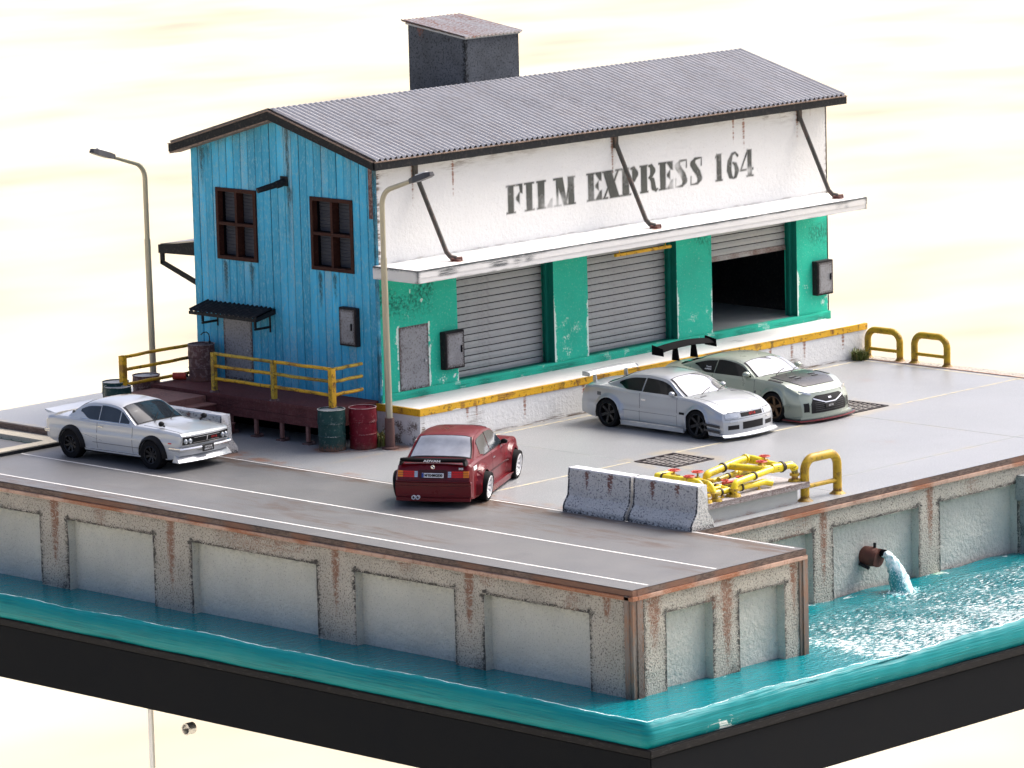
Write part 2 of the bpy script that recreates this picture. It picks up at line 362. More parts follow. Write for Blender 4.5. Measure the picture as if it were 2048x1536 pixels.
g = MB(); g.lathe([(.10,-.1),(.125,-.1),(.125,.1),(.10,.1),(.10,-.1)], (-9.66,-4.03,-4.25), 'x', 28); g.build('ring', MATS['steel_ring'], st, smooth=40)

# ---------------------------------------------------------------- water
ZW = -2.13
def wattr(P):
    x, y, z = P.T
    # distance to the walls of the quay
    near = np.minimum(np.abs(x+8.6)+np.maximum(0, -15.67-y)*0+np.where(y < -15.9, 9, 0), 9)
    n = vnoise(P, 2.5, 1); n2 = vnoise(P*np.array([1,1,0]), 7., 2)
    rip = .10 + 1.0*smooth01((x+4.5)/4)*smooth01((-13.0-y)/1.2)
    # foam: patches around wall feet, outlet splash; white on the right side is painted sky glitter
    water_white = .50*np.exp(-((x-2.05)/.6)**2-((y+13.5)/.5)**2)*(.4+1.2*n2)
    water_white = np.maximum(water_white, .45*(n > .52)*np.exp(-((y+12.85)/.16)**2)*(x > -3.7)*(n2 > .45))
    water_white = np.maximum(water_white, .42*np.exp(-((x-4.0)/.35)**2-((y+12.95)/.22)**2)*(.5+n2))
    water_white = np.maximum(water_white, .40*np.exp(-((y+15.72)/.07)**2)*(x < -3.4)*(x > -8.7)*(n > .6))
    water_white = np.maximum(water_white, .36*np.exp(-((x+8.66)/.05)**2)*(y > -15.7)*(n > .62))
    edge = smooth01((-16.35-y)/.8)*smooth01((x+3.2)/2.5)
    water_white = np.maximum(water_white, edge*(.30+.18*n2))
    water_white = np.maximum(water_white, (.33+.095*smooth01((-13.2-y)/3.2)+.10*(n-.5)+.06*smooth01((x-3)/6))*smooth01((x+3.9)/1.2)*smooth01((-13.0-y)/.8))  # painted glitter specks, denser towards the near edge
    deep = .30*vnoise(P*np.array([1,1,0]), 1.1, 4)
    algae = .55*np.exp(-((x-3.95)/.22)**2-((y+12.88)/.1)**2)
    return dict(ripple=rip, chip=water_white, dirt=deep, rust=algae)
water = thing('water', (0, 0, ZW), None, None); water['kind'] = 'structure'
g = MB(); xs = np.concatenate([np.linspace(-9.96,-8.4,22), np.linspace(-8.2,15.5,260)]); ys = np.linspace(-17.3,-12.7,66)
g.grid((0,0,0), (1,0,0), (0,1,0), xs, ys)
g.v = [(x, y, ZW + .02*math.sin(3.1*x+1.3*y)*min(1,max(0,(x+4)/4))) for x, y, z in g.v]
ys2 = np.linspace(-12.7, 10.5, 200); g.grid((0,0,ZW), (1,0,0), (0,1,0), xs[:22], ys2)
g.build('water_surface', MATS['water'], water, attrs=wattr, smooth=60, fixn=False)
# raised gel edge, swept along the two visible sides
def sweep_edge():
    prof = [(-.16,-.06),(-.06,.02),(.0,.06),(.04,.055),(.09,.0),(.13,-.08),(.155,-.18),(.155,-.28),(.13,-.37),(.09,-.44),(.06,-.47)]
    P = []
    for s in np.arange(0, 27.6, .07): P.append((-9.93, 10.4-s, 0))
    P += [(-9.93,-17.22,1)]
    for s in np.arange(.07, 26.6, .07): P.append((-9.93+s, -17.22, 2))
    V = []; F = []; m = len(prof)
    for i, (x, y, k) in enumerate(P):
        s = i*.07
        j = .022*(math.sin(s*.9)+.7*math.sin(s*2.3+1)) + .006*math.sin(s*9.3)
        h = .016*math.sin(s*.8+2) + .012*math.sin(s*2.1)+ .004*math.sin(s*12.)
        if k == 2: j *= 1.5; h *= 1.7
        for q, (o, z) in enumerate(prof):
            jj = j*(.9 if q < 5 else .35); hh = h*(1 if q < 5 else .4)
            o2 = o + jj
            if k == 0: v = (x-o2, y, ZW+z+hh)
            elif k == 2: v = (x, y-o2, ZW+z+hh)
            else: v = (x-o2*.9, y-o2*.9, ZW+z+hh)
            V.append(v)
    for i in range(len(P)-1):
        for q in range(m-1): F.append((i*m+q, i*m+q+1, (i+1)*m+q+1, (i+1)*m+q))
    mb = MB(); mb.add(V, F); return mb, m
g, mprof = sweep_edge()
def gattr(P):
    n = len(P); q = np.arange(n) % mprof; nn = vnoise(P, 3, 5); n3 = vnoise(P*np.array([1,1,6]), 6, 6)
    right = smooth01((P[:,0]+9.6)/1.5)
    crest = np.where((q == 2), .42+.22*(nn > .4)+.2*right, 0.) + np.where((q == 1)|(q == 3), .10*(nn > .5)+.15*right*(nn > .45), 0)
    crest = crest + np.where(q >= 5, right*.30*(n3 > .66), .12*(n3 > .84))
    scar = .44*np.exp(-((P[:,0]+8.0)/.9)**2)*(np.abs(q-8) <= 1)*(n3 > .35)
    deep = .34*(vnoise(P*np.array([.5,.5,9]), 1.5, 9))
    return dict(ripple=np.full(n, .6), chip=np.maximum(crest, scar), dirt=deep)
g.build('water_edge', MATS['water_gel'], water, attrs=gattr, smooth=80, fixn=False)

# outlet pipe and jet
op = thing('outlet_pipe', (1.75,-12.6,-1.4), 'rusty brown drain pipe with torn collar sticking out of the quay panel', 'pipe')
g = MB(); g.tube([(1.86,-12.55,-1.42),(1.86,-12.78,-1.42),(1.90,-12.90,-1.44)], [.20,.215,.19], 20, False)
g.tube([(1.90,-12.90,-1.44),(1.86,-12.75,-1.41)], [.15,.15], 18, True); g.build('pipe_wall', MATS['pipe_rust'], op, smooth=50)
g = MB(); g.lathe([(.0,.02),(.20,0),(.20,.03),(.12,.07)], (1.90,-12.93,-1.44), 'y', 20); g.build('collar', MATS['pipe_rust'], op, smooth=30)
g = MB(); g.tube([(2.02,-12.86,-1.35),(2.04,-13.0,-1.36)], .085, 14); g.build('spout', MATS['black_gap'], op, smooth=40)
g = MB(); g.box((1.86,-12.88,-1.22), (1.90,-12.83,-1.12)); g.tube([(1.66,-12.62,-1.56),(1.70,-12.84,-1.64)], .04, 8); g.build('bracket', MATS['dark_trim'], op)
jt = thing('water_jet', (1.8,-13.1,-2.1), 'white and turquoise water gushing from the rusty drain pipe into the harbour', 'water jet')
g = MB(); pts = []; rr = []
for i in range(30):
    t = i/29; pts.append((2.04+.02*t, -13.0-.46*t, -1.37-.10*t-.70*t*t)); rr.append(.065+.17*t**.9)
g.tube(pts, rr, 40); V = np.array(g.v); st_ = vnoise(V*np.array([1,1,.25]), 16, 3)-.5; n2 = vnoise(V, 20, 4)-.5
V += (st_*.07+n2*.05)[:,None]*np.array([1,-.8,.2]); g.v = [tuple(p) for p in V]
g.build('jet_body', MATS['water_white'], jt, attrs=lambda P: dict(dirt=.9*np.exp(-np.abs(P[:,0]-1.88)/.09)*smooth01((-1.5-P[:,2])/.3)), smooth=80)
g = MB(); nr, na = 10, 44; V = []; F = []
for i in range(nr):
    for k in range(na):
        a = 2*math.pi*k/na; r = .05+.52*i/(nr-1); V.append((2.05+r*math.cos(a), -13.5+r*.72*math.sin(a), ZW+.035))
V = np.array(V); q = np.repeat(np.arange(nr), na)/(nr-1)
V[:,2] += (vnoise(V, 13, 8)-.45)*.16*(1-q)+(vnoise(V, 26, 9)-.5)*.05-.05*q
for i in range(nr-1):
    for k in range(na): F.append((i*na+k, (i+1)*na+k, (i+1)*na+(k+1)%na, i*na+(k+1)%na))
g.add([tuple(p) for p in V], F); g.build('splash', MATS['water_white'], jt, attrs=lambda P: dict(dirt=np.minimum(1.3, q**2*1.5)), smooth=80, fixn=False)
g = MB()
for i in range(90):
    a = random.random()*6.28; r = abs(random.gauss(0,.26))+.12; x = 2.05+r*math.cos(a); y = -13.5+r*.7*math.sin(a)
    h = max(0,.13*random.random()*(1-r)); s = .010+.016*random.random()
    g.lathe([(0,-s),(s,0),(0,s)], (x,y,ZW+h+.01), 'z', 5)
g.build('droplets', MATS['water_white'], jt, smooth=80, kind='stuff')

# ---------------------------------------------------------------- quay walls
YB = 10.5
def wall_frame(axis, fixed, a0, a1, panels, zt=-.2, zb=-2.35, depth=.2, sign=-1, res=.07, ztp=-.6):
    """axis 'y': wall in plane x=fixed running along y (normal -x); axis 'x': plane y=fixed running along x (normal -y)"""
    cuts = sorted(set([a0, a1]+[p for pr in panels for p in pr]))
    L = []
    for c0, c1 in zip(cuts[:-1], cuts[1:]):
        n = max(1, int((c1-c0)/res)); L += list(np.linspace(c0, c1, n+1))[:-1]
    L.append(a1); zs = list(np.arange(zb, ztp, res)) + list(np.linspace(ztp, zt, 7))
    g = MB(); mask = lambda u, v: not any(p0 < u < p1 and v < ztp for p0, p1 in panels)
    if axis == 'y': g.grid((fixed,0,0), (0,-1,0), (0,0,1), [-q for q in reversed(L)], zs, lambda u, v: mask(-u, v))
    else: g.grid((0,fixed,0), (1,0,0), (0,0,1), L, zs, mask)
    return g
def panel_mesh(axis, fixed, p0, p1, ztp=-.6, zb=-2.35, depth=.2):
    g = MB(); n = max(2, int((p1-p0)/.12)); us = np.linspace(p0, p1, n+1); zs = np.linspace(zb, ztp, 16); d = fixed+depth
    if axis == 'y':
        g.grid((d,0,0), (0,-1,0), (0,0,1), [-u for u in us[::-1]], zs)
        for y in (p0, p1): g.grid((fixed,y,0), (1,0,0), (0,0,1), [0,depth*.5,depth], zs)
        g.grid((fixed,0,ztp), (1,0,0), (0,1,0), [0,depth], us)
    else:
        g.grid((0,d,0), (1,0,0), (0,0,1), us, zs)
        for x in (p0, p1): g.grid((x,fixed,0), (0,1,0), (0,0,1), [0,depth*.5,depth], zs)
        g.grid((0,fixed,ztp), (1,0,0), (0,1,0), us, [0,depth])
    return g
def wall_attrs(axis, panels, rusts, ends):
    def f(P):
        a = P[:,1] if axis == 'y' else P[:,0]; z = P[:,2]
        nz = vnoise(P, 1.3, 11); nf = vnoise(P, 5, 12)
        rust = streaks(a, z, rusts, -.22)
        rust = np.maximum(rust, .34*np.exp(-np.abs(z+.24)/.07)*nz)
        rust = np.maximum(rust, .30*smooth01((nz-.66)*4)*(z > -.8))
        d = np.zeros(len(P))
        for p0, p1 in panels:
            for e in (p0, p1): d = np.maximum(d, (1.0*nz+.25)*np.exp(-np.abs(a-e)/.07)*(z < -.5))
            ins = (a > p0-.1)*(a < p1+.1)
            d = np.maximum(d, ins*(.45+.5*nf)*np.exp(-np.abs(z+.6)/.05))
        d = np.maximum(d, .62*np.exp(-(z+2.2)/.35)*smooth01((nz-.30)*2.5))
        d = np.maximum(d, .5*np.exp(-np.abs(z+.25)/.05)*nf)
        for e in ends: d = np.maximum(d, .62*np.exp(-np.abs(a-e)/.09))
        return dict(rust=rust, dirt=d)
    return f
def pan_attrs(axis):
    def f(P):
        z = P[:,2]; nz = vnoise(P, 1.6, 13)
        return dict(dirt=.40*np.exp(-np.abs(z+.62)/.10)+.12*smooth01((nz-.62)*3)+.3*np.exp(-(z+2.2)/.12))
    return f
def quay(name, axis, fixed, a0, a1, panels, rusts, ends, label, root):
    q = thing(name, root, label, 'quay wall')
    g = wall_frame(axis, fixed, a0, a1, panels)
    V = np.array(g.v); n = vnoise(V, 6, 20)-.5; V[:, 0 if axis == 'y' else 1] += n*.022; g.v = [tuple(p) for p in V]
    g.build('wall_frame', MATS['concrete'], q, attrs=wall_attrs(axis, panels, rusts, ends), smooth=50, fixn=False)
    for p0, p1 in panels:
        g = panel_mesh(axis, fixed, p0, p1); V = np.array(g.v); n = vnoise(V, 4, 21)-.5
        V[:, 0 if axis == 'y' else 1] += n*.03; g.v = [tuple(p) for p in V]
        g.build('wall_panel', MATS['concrete_panel'], q, attrs=pan_attrs(axis), smooth=40)
    return q
FP = [(-14.53,-11.69),(-10.86,-8.04),(-6.9,-3.12),(-1.89,.86),(1.8,4.6),(5.4,8.2)]
q1 = quay('quay_wall', 'y', -8.6, -15.5, YB, FP, [(1.29,.13,1.7,1.0),(-2.46,.12,1.8,1.0),(-7.47,.11,1.6,.95),(-11.28,.12,1.5,.95),(-15.0,.10,.6,.9),(5.0,.12,1.4,.9)], [-15.5],
     'long front quay wall of stained concrete with six recessed panels under the road edge', (-8.6,-2.5,-2.35))
EP = [(-7.67,-6.35),(-5.56,-4.23)]
q2 = quay('quay_wall', 'x', -15.67, -8.3, -3.72, EP, [(-5.92,.16,2.0,1.05),(-8.0,.2,1.3,.8),(-3.95,.10,1.3,.9)], [-8.3,-3.72],
     'short rust-streaked quay wall with two narrow recessed panels at the road end', (-6,-15.67,-2.35))
SP = [(-3.5,-.05),(.61,3.39),(4.11,6.75),(8.2,11.0),(12,14.8)]
q3 = quay('quay_wall', 'x', -12.8, -3.7, 15.4, SP, [(.3,.11,1.9,1.0),(3.78,.10,1.6,1.05),(7.6,.1,1.5,.8)], [],
     'set-back quay wall below the yard with the rusty outlet pipe in its panel', (3,-12.8,-2.35))
# corner posts of steel angle
for (x, y), nm in [((-8.6,-15.67), 0), ((-3.6,-15.67), 1)]:
    g = MB()
    if nm == 0:
        g.sbox((-8.63,-15.70,-2.35), (-8.45,-15.5,-.13), .12); g.sbox((-8.52,-15.72,-2.35), (-8.36,-15.60,-.13), .12); g.sbox((-8.66,-15.62,-2.35), (-8.58,-15.50,-.13), .12)
    else:
        g.sbox((-3.80,-15.70,-2.35), (-3.70,-15.6,-.13), .12); g.sbox((-3.72,-15.73,-2.35), (-3.58,-15.6,-.13), .12)
    at = lambda P: dict(rust=.32*vnoise(P*np.array([6,6,.8]), 1, 31)*np.exp((P[:,2]+.1)*.5)+.1, dirt=.55*vnoise(P*np.array([12,12,.4]), 1, 32)**2+.35*np.exp(-(P[:,2]+2.2)/.2))
    g.build('corner_post', MATS['corner_steel'], q2, attrs=at)
# end face of the block that looks towards the basin
g = MB(); g.grid((-3.6,0,0), (0,1,0), (0,0,1), np.linspace(-15.6,-12.8,20), np.linspace(-2.35,-.15,14)); g.build('return_wall', MATS['concrete'], q2, fixn=False)
# steel lips: brown upright strip, then a paler ledge under it
def lips(pairs, root, off=0):
    for lo, hi, mt, nm in pairs:
        g = MB(); g.sbox(lo, hi, .2)
        at = lambda P: dict(dirt=.34*vnoise(P, 2.0, 41)*(vnoise(P, .8, 42) > .4), rust=.7*smooth01((vnoise(P, 1.5, 43)-.5)*4))
        g.build(nm, MATS[mt], root, attrs=at, bevel=.008)
lips([((-8.63,-15.70,-.13), (-8.5,YB,-.012), 'rusty_lip', 'steel_lip'), ((-8.66,-15.735,-.215), (-8.5,YB,-.133), 'pink_rust', 'lip_ledge')], q1)
lips([((-8.497,-15.70,-.13), (-3.58,-15.5,-.012), 'rusty_lip', 'steel_lip'), ((-8.497,-15.735,-.215), (-3.58,-15.5,-.133), 'pink_rust', 'lip_ledge')], q2)
lips([((-3.72,-12.83,-.13), (15.45,-12.6,-.012), 'rusty_lip', 'steel_lip'), ((-3.72,-12.865,-.215), (15.45,-12.6,-.133), 'pink_rust', 'lip_ledge')], q3)
pr = thing('concrete_pier', (7.4,-13.3,-2.3), 'stepped grey concrete buttress standing in the water at the right edge', 'pier')
pa = lambda P: dict(dirt=.5*vnoise(P, 3, 50)*np.exp(-np.abs(P[:,0]-6.75)/.08)+.35*(vnoise(P, 2, 51) > .7))
g = MB(); g.sbox((6.72,-13.25,-.98), (8.3,-12.75,-.42), .1); g.build('pier_cap', MATS['pier_concrete'], pr, attrs=pa, bevel=.03)
g = MB(); g.sbox((6.86,-13.12,-2.35), (8.2,-12.75,-.98), .1); g.build('pier_shaft', MATS['pier_concrete'], pr, attrs=pa, bevel=.03)

# ---------------------------------------------------------------- road, yard, apron
def road_attr(P):
    x, y, z = P.T; n = vnoise(P*np.array([1.2,.25,1]), 1, 60); n2 = vnoise(P, 1.5, 61)
    d = .50*np.exp(-((x+3.85)/.35)**2)*(.3+n) + .30*smooth01((n-.55)*3)
    d = np.maximum(d, .35*np.exp(-((x+6.45)/.5)**2)*n)
    for tx in (-7.55,-6.75,-5.45,-4.55): d = np.maximum(d, .14*np.exp(-((x-tx)/.17)**2)*(.5+vnoise(P*np.array([1,.15,1]),1,62)))
    return dict(dirt=d, rust=.5*np.exp(-((x+3.6)/.12)**2)*n2)
g = MB(); g.grid((0,0,0), (1,0,0), (0,1,0), np.linspace(-8.622,-3.62,50), np.linspace(-15.69,YB,200))
road = tag(g.build('road', MATS['road_asphalt'], None, attrs=road_attr, fixn=False), kind='structure')
g = MB(); g.box((-8.55,-15.62,-.35), (-3.62,YB,-.01)); g.build('road_bed', MATS['rusty_lip'], road)
for x0, x1, ya, yb in [(-8.11,-8.05,-15.6,YB), (-6.19,-6.13,-15.62,5.3), (-3.74,-3.69,-15.5,5.2)]:
    g = MB(); g.grid((0,0,.004), (1,0,0), (0,1,0), [x0,x1], np.linspace(ya,yb,60)); g.build('lane_line', MATS['line_white'], road, fixn=False)
def yard_attr(P):
    x, y, z = P.T; n = vnoise(P, .9, 70); n2 = vnoise(P, 3, 71)
    d = np.zeros(len(P))
    for yy in (-6.5, -1.25, -11.3): d = np.maximum(d, .50*np.exp(-np.abs(y-yy)/.10)*(.35+.7*n))
    for xx in (1.30, 8.60, -3.3): d = np.maximum(d, .50*np.exp(-np.abs(x-xx)/.10)*(.35+.7*n))
    for gx, gy in ((1.95,-7.1),(9.4,-5.8)): d = np.maximum(d, .62*np.exp(-(np.maximum(0,np.maximum(np.abs(x-gx)-.75, np.abs(y-gy)-.7))/.35)**2)*(.55+.4*n))
    d = np.maximum(d, .6*np.exp(-np.abs(y+1.42)/.08)*(x > -.2)*(x < 15.3))
    r = .9*np.exp(-((x+3.45)/.18)**2)*n*.9
    for bx, by in ((-1.62,-.05),(-1.0,-.45),(-.75,-1.0),(-3.4,1.3)): r = np.maximum(r, .75*np.exp(-(np.hypot(x-bx,y-by)/.5)**4)*(.5+.5*n2))
    r = np.maximum(r, .5*np.exp(-np.abs(x-14.85)/.08)*n2)
    for sx, sy, sr in ((-1.2,-3.2,.5),(3.4,-4.6,.45),(6.3,-9.4,.6),(.2,-9.6,.4),(11.5,-8.2,.5),(5.6,-2.6,.35),(12.5,-3.4,.5)): d = np.maximum(d, 0*d); r = np.maximum(r, .16*np.exp(-(np.hypot(x-sx,(y-sy)*.7)/sr)**2)*(.4+n2))
    c = .35*((np.abs(y+6.5) < .035)*(n > .35)) + 0*x
    return dict(dirt=d, rust=r, chip=c*0)
g = MB(); g.grid((0,0,0), (1,0,0), (0,1,0), np.linspace(-3.62,15.3,190), np.linspace(-12.822,6.0,190),
   mask=lambda u, v: not ((1.33 < u < 2.6 and -7.72 < v < -6.5) or (8.75 < u < 10.1 and -6.4 < v < -5.15)))
yard = tag(g.build('yard', MATS['yard_asphalt'], None, attrs=yard_attr, fixn=False), kind='structure')
g = MB(); g.box((-3.62,-12.6,-.6), (15.3,6,-.35)); g.build('yard_bed', MATS['black_gap'], yard)
g = MB(); g.sbox((15.0,-12.6,-.25), (15.42,-1.4,.012), .3); g.build('coping', MATS['concrete'], yard)
g = MB(); g.sbox((14.93,-12.6,-.1), (14.99,-1.4,.02), .3); g.build('edge_strip', MATS['pink_rust'], yard)
ln = [(.2,-1.72,15.0,-1.65),(14.70,-12.2,14.76,-1.7),(-.2,-1.72,-.14,-1.2),(2.7,-6.53,8.6,-6.47),(-3.4,-6.53,1.25,-6.47),(10.2,-6.53,14.9,-6.47)]
for x0, y0, x1, y1 in ln:
    g = MB(); g.grid((0,0,.004), (1,0,0), (0,1,0), np.linspace(x0,x1,max(2,int((x1-x0)/.3))), np.linspace(y0,y1,max(2,int((y1-y0)/.3)))); g.build('parking_line', MATS['line_yellow'], yard, fixn=False)
for x0, y0, x1, y1 in [(1.30,-12.6,1.325,-7.75),(8.6,-12.6,8.625,-6.4),(1.30,-6.45,1.325,-1.75),(-3.6,-11.31,15,-11.285)]:
    g = MB(); g.box((x0,y0,-.002), (x1,y1,.003)); g.build('slab_joint', MATS['plinth_grey'], yard)
ap = thing('concrete_apron', (-5,7.5,.0), 'sand-coloured concrete slab around the sunken stone pit at the left edge', 'slab')
g = MB()
def slab_with_hole(g, x0,y0,x1,y1,hx0,hy0,hx1,hy1,z0,z1):
    g.sbox((x0,y0,z0),(x1,hy0,z1),.4); g.sbox((x0,hy1,z0),(x1,y1,z1),.4); g.sbox((x0,hy0,z0),(hx0,hy1,z1),.4); g.sbox((hx1,hy0,z0),(x1,hy1,z1),.4)
slab_with_hole(g, -6.95,5.38,-4.6,YB, -6.45,5.75,-5.12,8.9, -.30,.1)
g.build('slab', MATS['sand_concrete'], ap, attrs=lambda P: dict(dirt=.5*(P[:,2] < .08)*(np.abs(P[:,1]-5.38) < .02)))
g = MB(); g.sbox((-6.95,5.355,-.02),(-4.0,5.375,.075),.4); g.build('edge_strip', MATS['dark_trim'], ap)
g = MB(); g.box((-6.6,5.5,-.7),(-5.0,9,-.5)); g.build('pit_floor', MATS['pit_stone'], ap)
for i in range(9):
    y = 5.78+i*.35
    for k in range(2):
        g = MB(); g.box((-5.22+.02*random.random(),y,-.48+k*.26),(-5.12,y+.33,-.24+k*.26)); g.build('stone', MATS['pit_stone'], ap, bevel=.02)
for i in range(4):
    g = MB(); g.box((-6.4+i*.32,8.82,-.48),(-6.1+i*.32,8.9,.02)); g.build('stone', MATS['pit_stone'], ap, bevel=.02)
g = MB(); slab = g.sbox((-4.6,5.6,-.3),(15.3,9.05,.25),.3)
rear = thing('rear_pavement', (-2,8,.25), None, None); rear['kind'] = 'structure'
g.build('pavement_slab', MATS['yard_asphalt'], rear, attrs=lambda P: dict(rust=.3*(P[:,2] < .2), dirt=.75*(P[:,0] < -4.55)*(P[:,2] < .26)))
g = MB(); g.sbox((-4.64,5.58,.02),(-4.605,9.05,.235),.3); g.build('edge_strip', MATS['rusty_lip'], rear)
# drain grates
def grate(x0, y0, x1, y1, label):
    t = thing('drain_grate', ((x0+x1)/2,(y0+y1)/2,0), label, 'drain', 'iron drain grates in the yard')
    g = MB(); w_ = .05
    g.box((x0,y0,-.05),(x1,y0+w_,.012)); g.box((x0,y1-w_,-.05),(x1,y1,.012)); g.box((x0,y0+w_,-.05),(x0+w_,y1-w_,.012)); g.box((x1-w_,y0+w_,-.05),(x1,y1-w_,.012))
    g.build('frame', MATS['grate_iron'], t)
    for i in range(1, 8):
        g = MB(); y = y0+w_+(y1-y0-2*w_)*i/8; g.box((x0+w_,y-.013,-.010),(x1-w_,y+.012,.004)); g.build('bar', MATS['grate_bar'], t)
    for i in range(1, 4):
        g = MB(); x = x0+w_+(x1-x0-2*w_)*i/4; g.box((x-.014,y0+w_,-.012),(x+.014,y1-w_,.006)); g.build('cross_bar', MATS['grate_bar'], t)
    g = MB(); g.box((x0+.002,y0+.002,-.10),(x1-.002,y1-.002,-.016)); g.build('slot_dark_plate', MATS['black_gap'], t)  # black plate close under the bars, standing in for shade below
grate(1.33,-7.72,2.6,-6.5, 'iron drain grate in the yard just behind the yellow pipework')
grate(8.75,-6.4,10.1,-5.15, 'iron drain grate in the yard partly hidden behind the pale green coupe')
# ================================================================ warehouse
L_, W_ = 15.5, 6.17
ZR, ZE, OV, OE = 7.33, 6.37, .33, .35
def roof_z(y):      # top of the roof sheet
    return ZR-(ZR-ZE)*abs(y-W_/2)/(W_/2+OE)
wh = thing('warehouse', (7.75, 3.1, .82), 'long shed with blue plank gable, white upper wall, green ground floor and corrugated roof', 'warehouse')
HD = .82
# white upper wall
def wattr_white(P):
    x, y, z = P.T; n = vnoise(P, 1.2, 80); n2 = vnoise(P, 6, 81)
    d = .55*np.exp(-np.abs(z-6.2)/.30)*n + .55*np.exp(-np.abs(x-.06)/.05)*(.5+n2) + .45*np.exp(-np.abs(x-15.45)/.05)*n2 + .30*np.exp(-np.abs(z-3.98)/.02)
    r = streaks(x, z, [(1.18,.035,1.35,1.0),(2.46,.04,1.2,.9),(2.44,.018,1.6,.7),(7.76,.04,1.5,1.0),(12.05,.04,.9,.95),(12.42,.045,1.1,1.0),(14.40,.04,1.2,.9),(14.9,.03,.5,.5)], 6.25)
    return dict(dirt=d, rust=r)
g = MB(); g.grid((0,0,0), (1,0,0), (0,0,1), np.linspace(0,L_,360), np.linspace(3.9,6.38,60)); g.build('upper_wall', MATS['white_wall'], wh, attrs=wattr_white, fixn=False)
g = MB(); g.box((.02,.02,3.6),(L_-.02,.36,6.3)); g.build('wall_core', MATS['white_wall'], wh)
# green ground floor
def gattr2(P):
    x, y, z = P.T; n = vnoise(P, 1.4, 83); n2 = vnoise(P, 7, 84)
    c = np.zeros(len(P)); d = np.zeros(len(P))
    for e, s in ((0,.5),(2.48,.42),(5.66,.62),(6.82,.60),(9.92,.62),(11.18,.48),(14.31,.66),(15.5,.66)):
        low = .45+.75*smooth01((2.9-z)/1.2)
        c = np.maximum(c, s*low*np.exp(-np.abs(x-e)/.10)*(.45+.9*n2)*(y < .02))
    for bx, bz, br, s in ((.9,2.7,.35,.40),(.45,2.2,.25,.38),(1.6,2.0,.2,.40),(6.2,1.7,.7,.35),(6.0,1.3,.5,.36),(15.3,1.3,.3,.40),(14.6,1.7,.3,.36),(11.0,1.4,.4,.36),(10.4,1.4,.6,.34),(2.0,1.1,.3,.36)):
        c = np.maximum(c, s*np.exp(-((x-bx)/br)**2-((z-bz)/br)**2)*(.5+.9*n2))
    for sx, sz in ((.98,3.25),(1.35,3.0),(2.35,1.12),(.75,3.05)): c = np.maximum(c, 1.0*np.exp(-((x-sx)/.025)**2-((z-sz)/.05)**2))
    # scratched outline of the personnel door
    onf = np.minimum(np.maximum(np.abs(x-1.06)-.50, z-2.50), .2); c = np.maximum(c, .75*np.exp(-np.abs(onf)/.035)*(z > .95)*(.4+.7*n2))
    d = .40*smooth01((n-.45)*2.2)*smooth01((z-2.2)/1.0) + .35*np.exp(-(z-.98)/.06)*n
    return dict(chip=c*1.04, dirt=d)
REC = .36
OPEN = [(2.48,5.66),(6.82,9.92),(11.18,14.31)]
for x0, x1 in [(0,2.48),(5.66,6.82),(9.92,11.18),(14.31,15.5)]:
    g = MB(); g.sbox((x0,0,1.0),(x1,REC+.04,3.70),.05 if x1-x0 < 0 else .07); g.build('pillar', MATS['green_wall'], wh, attrs=gattr2)
for x0, x1 in OPEN:      # dark green jambs on the right of each opening
    g = MB(); g.sbox((x1-.012,-.004,1.0),(x1-.002,REC,3.68),.1)
    g.build('jamb', MATS['green_dark'], wh, attrs=lambda P: dict(chip=.35*vnoise(P, 5, 85)*(P[:,1] < .03)))
    g = MB(); g.box((x1-.10,REC*.45,1.0),(x1-.012,REC*.6,3.68)); g.build('guide_rail', MATS['green_dark'], wh)
    g = MB(); g.box((x0,0.0,3.55),(x1,REC+.04,3.70)); g.build('lintel', MATS['green_dark'], wh)
g = MB(); g.sbox((-.01,-.05,HD-.02),(L_+.01,.10,1.0),.08)
g.build('green_kerb', MATS['green_wall'], wh, attrs=lambda P: dict(dirt=.45*vnoise(P,2.5,86)*(P[:,2] < .99), chip=.4*(vnoise(P,6,87) > .72)))
g = MB()
for x0, x1 in OPEN[:2]: g.box((x0,.10,.80),(x1,REC+.1,.99))
g.build('threshold', MATS['green_dark'], wh)
# shutters
def shutter(x0, x1, zb, zt, yy):
    g = MB(); g.box((x0+.01,yy+.03,zb),(x1-.01,yy+.05,zt)); sh = g.build('roller_shutter', MATS['black_gap'], wh)
    p = .163; z = zt; me = None
    while z > zb+.01:
        z0 = max(z-p+.024, zb)
        if me is None or z0 == zb:
            g = MB(); g.add([(x0+.01,yy+.03,z0-z),(x1-.01,yy+.03,z0-z),(x1-.01,yy+.002,z0-z),(x0+.01,yy+.002,z0-z),(x1-.01,yy-.006,(z0-z)*.5),(x0+.01,yy-.006,(z0-z)*.5),(x1-.01,yy+.008,0),(x0+.01,yy+.008,0),(x1-.01,yy+.03,0),(x0+.01,yy+.03,0)],
              [(0,1,2,3),(3,2,4,5),(5,4,6,7),(7,6,8,9),(0,3,5,7,9),(1,8,6,4,2)])
            o = g.build('slat', MATS['shutter'], sh, world=False); me = o.data
        else:
            o = bpy.data.objects.new('slat', me); C.objects.link(o); o.parent = sh
        o.location = (-wh.location.x, -wh.location.y, z-wh.location.z); z -= p
    return z
shutter(2.5, 5.64, .985, 3.56, REC)
shutter(6.84, 9.90, .985, 3.56, REC)
zb3 = shutter(11.2, 14.29, 2.76, 3.56, REC)
g = MB(); g.sbox((11.2,REC-.01,2.64),(14.29,REC+.05,2.76),.1); g.build('bottom_bar', MATS['shutter'], wh, attrs=lambda P: dict(rust=.7*vnoise(P,4,88)+.1))
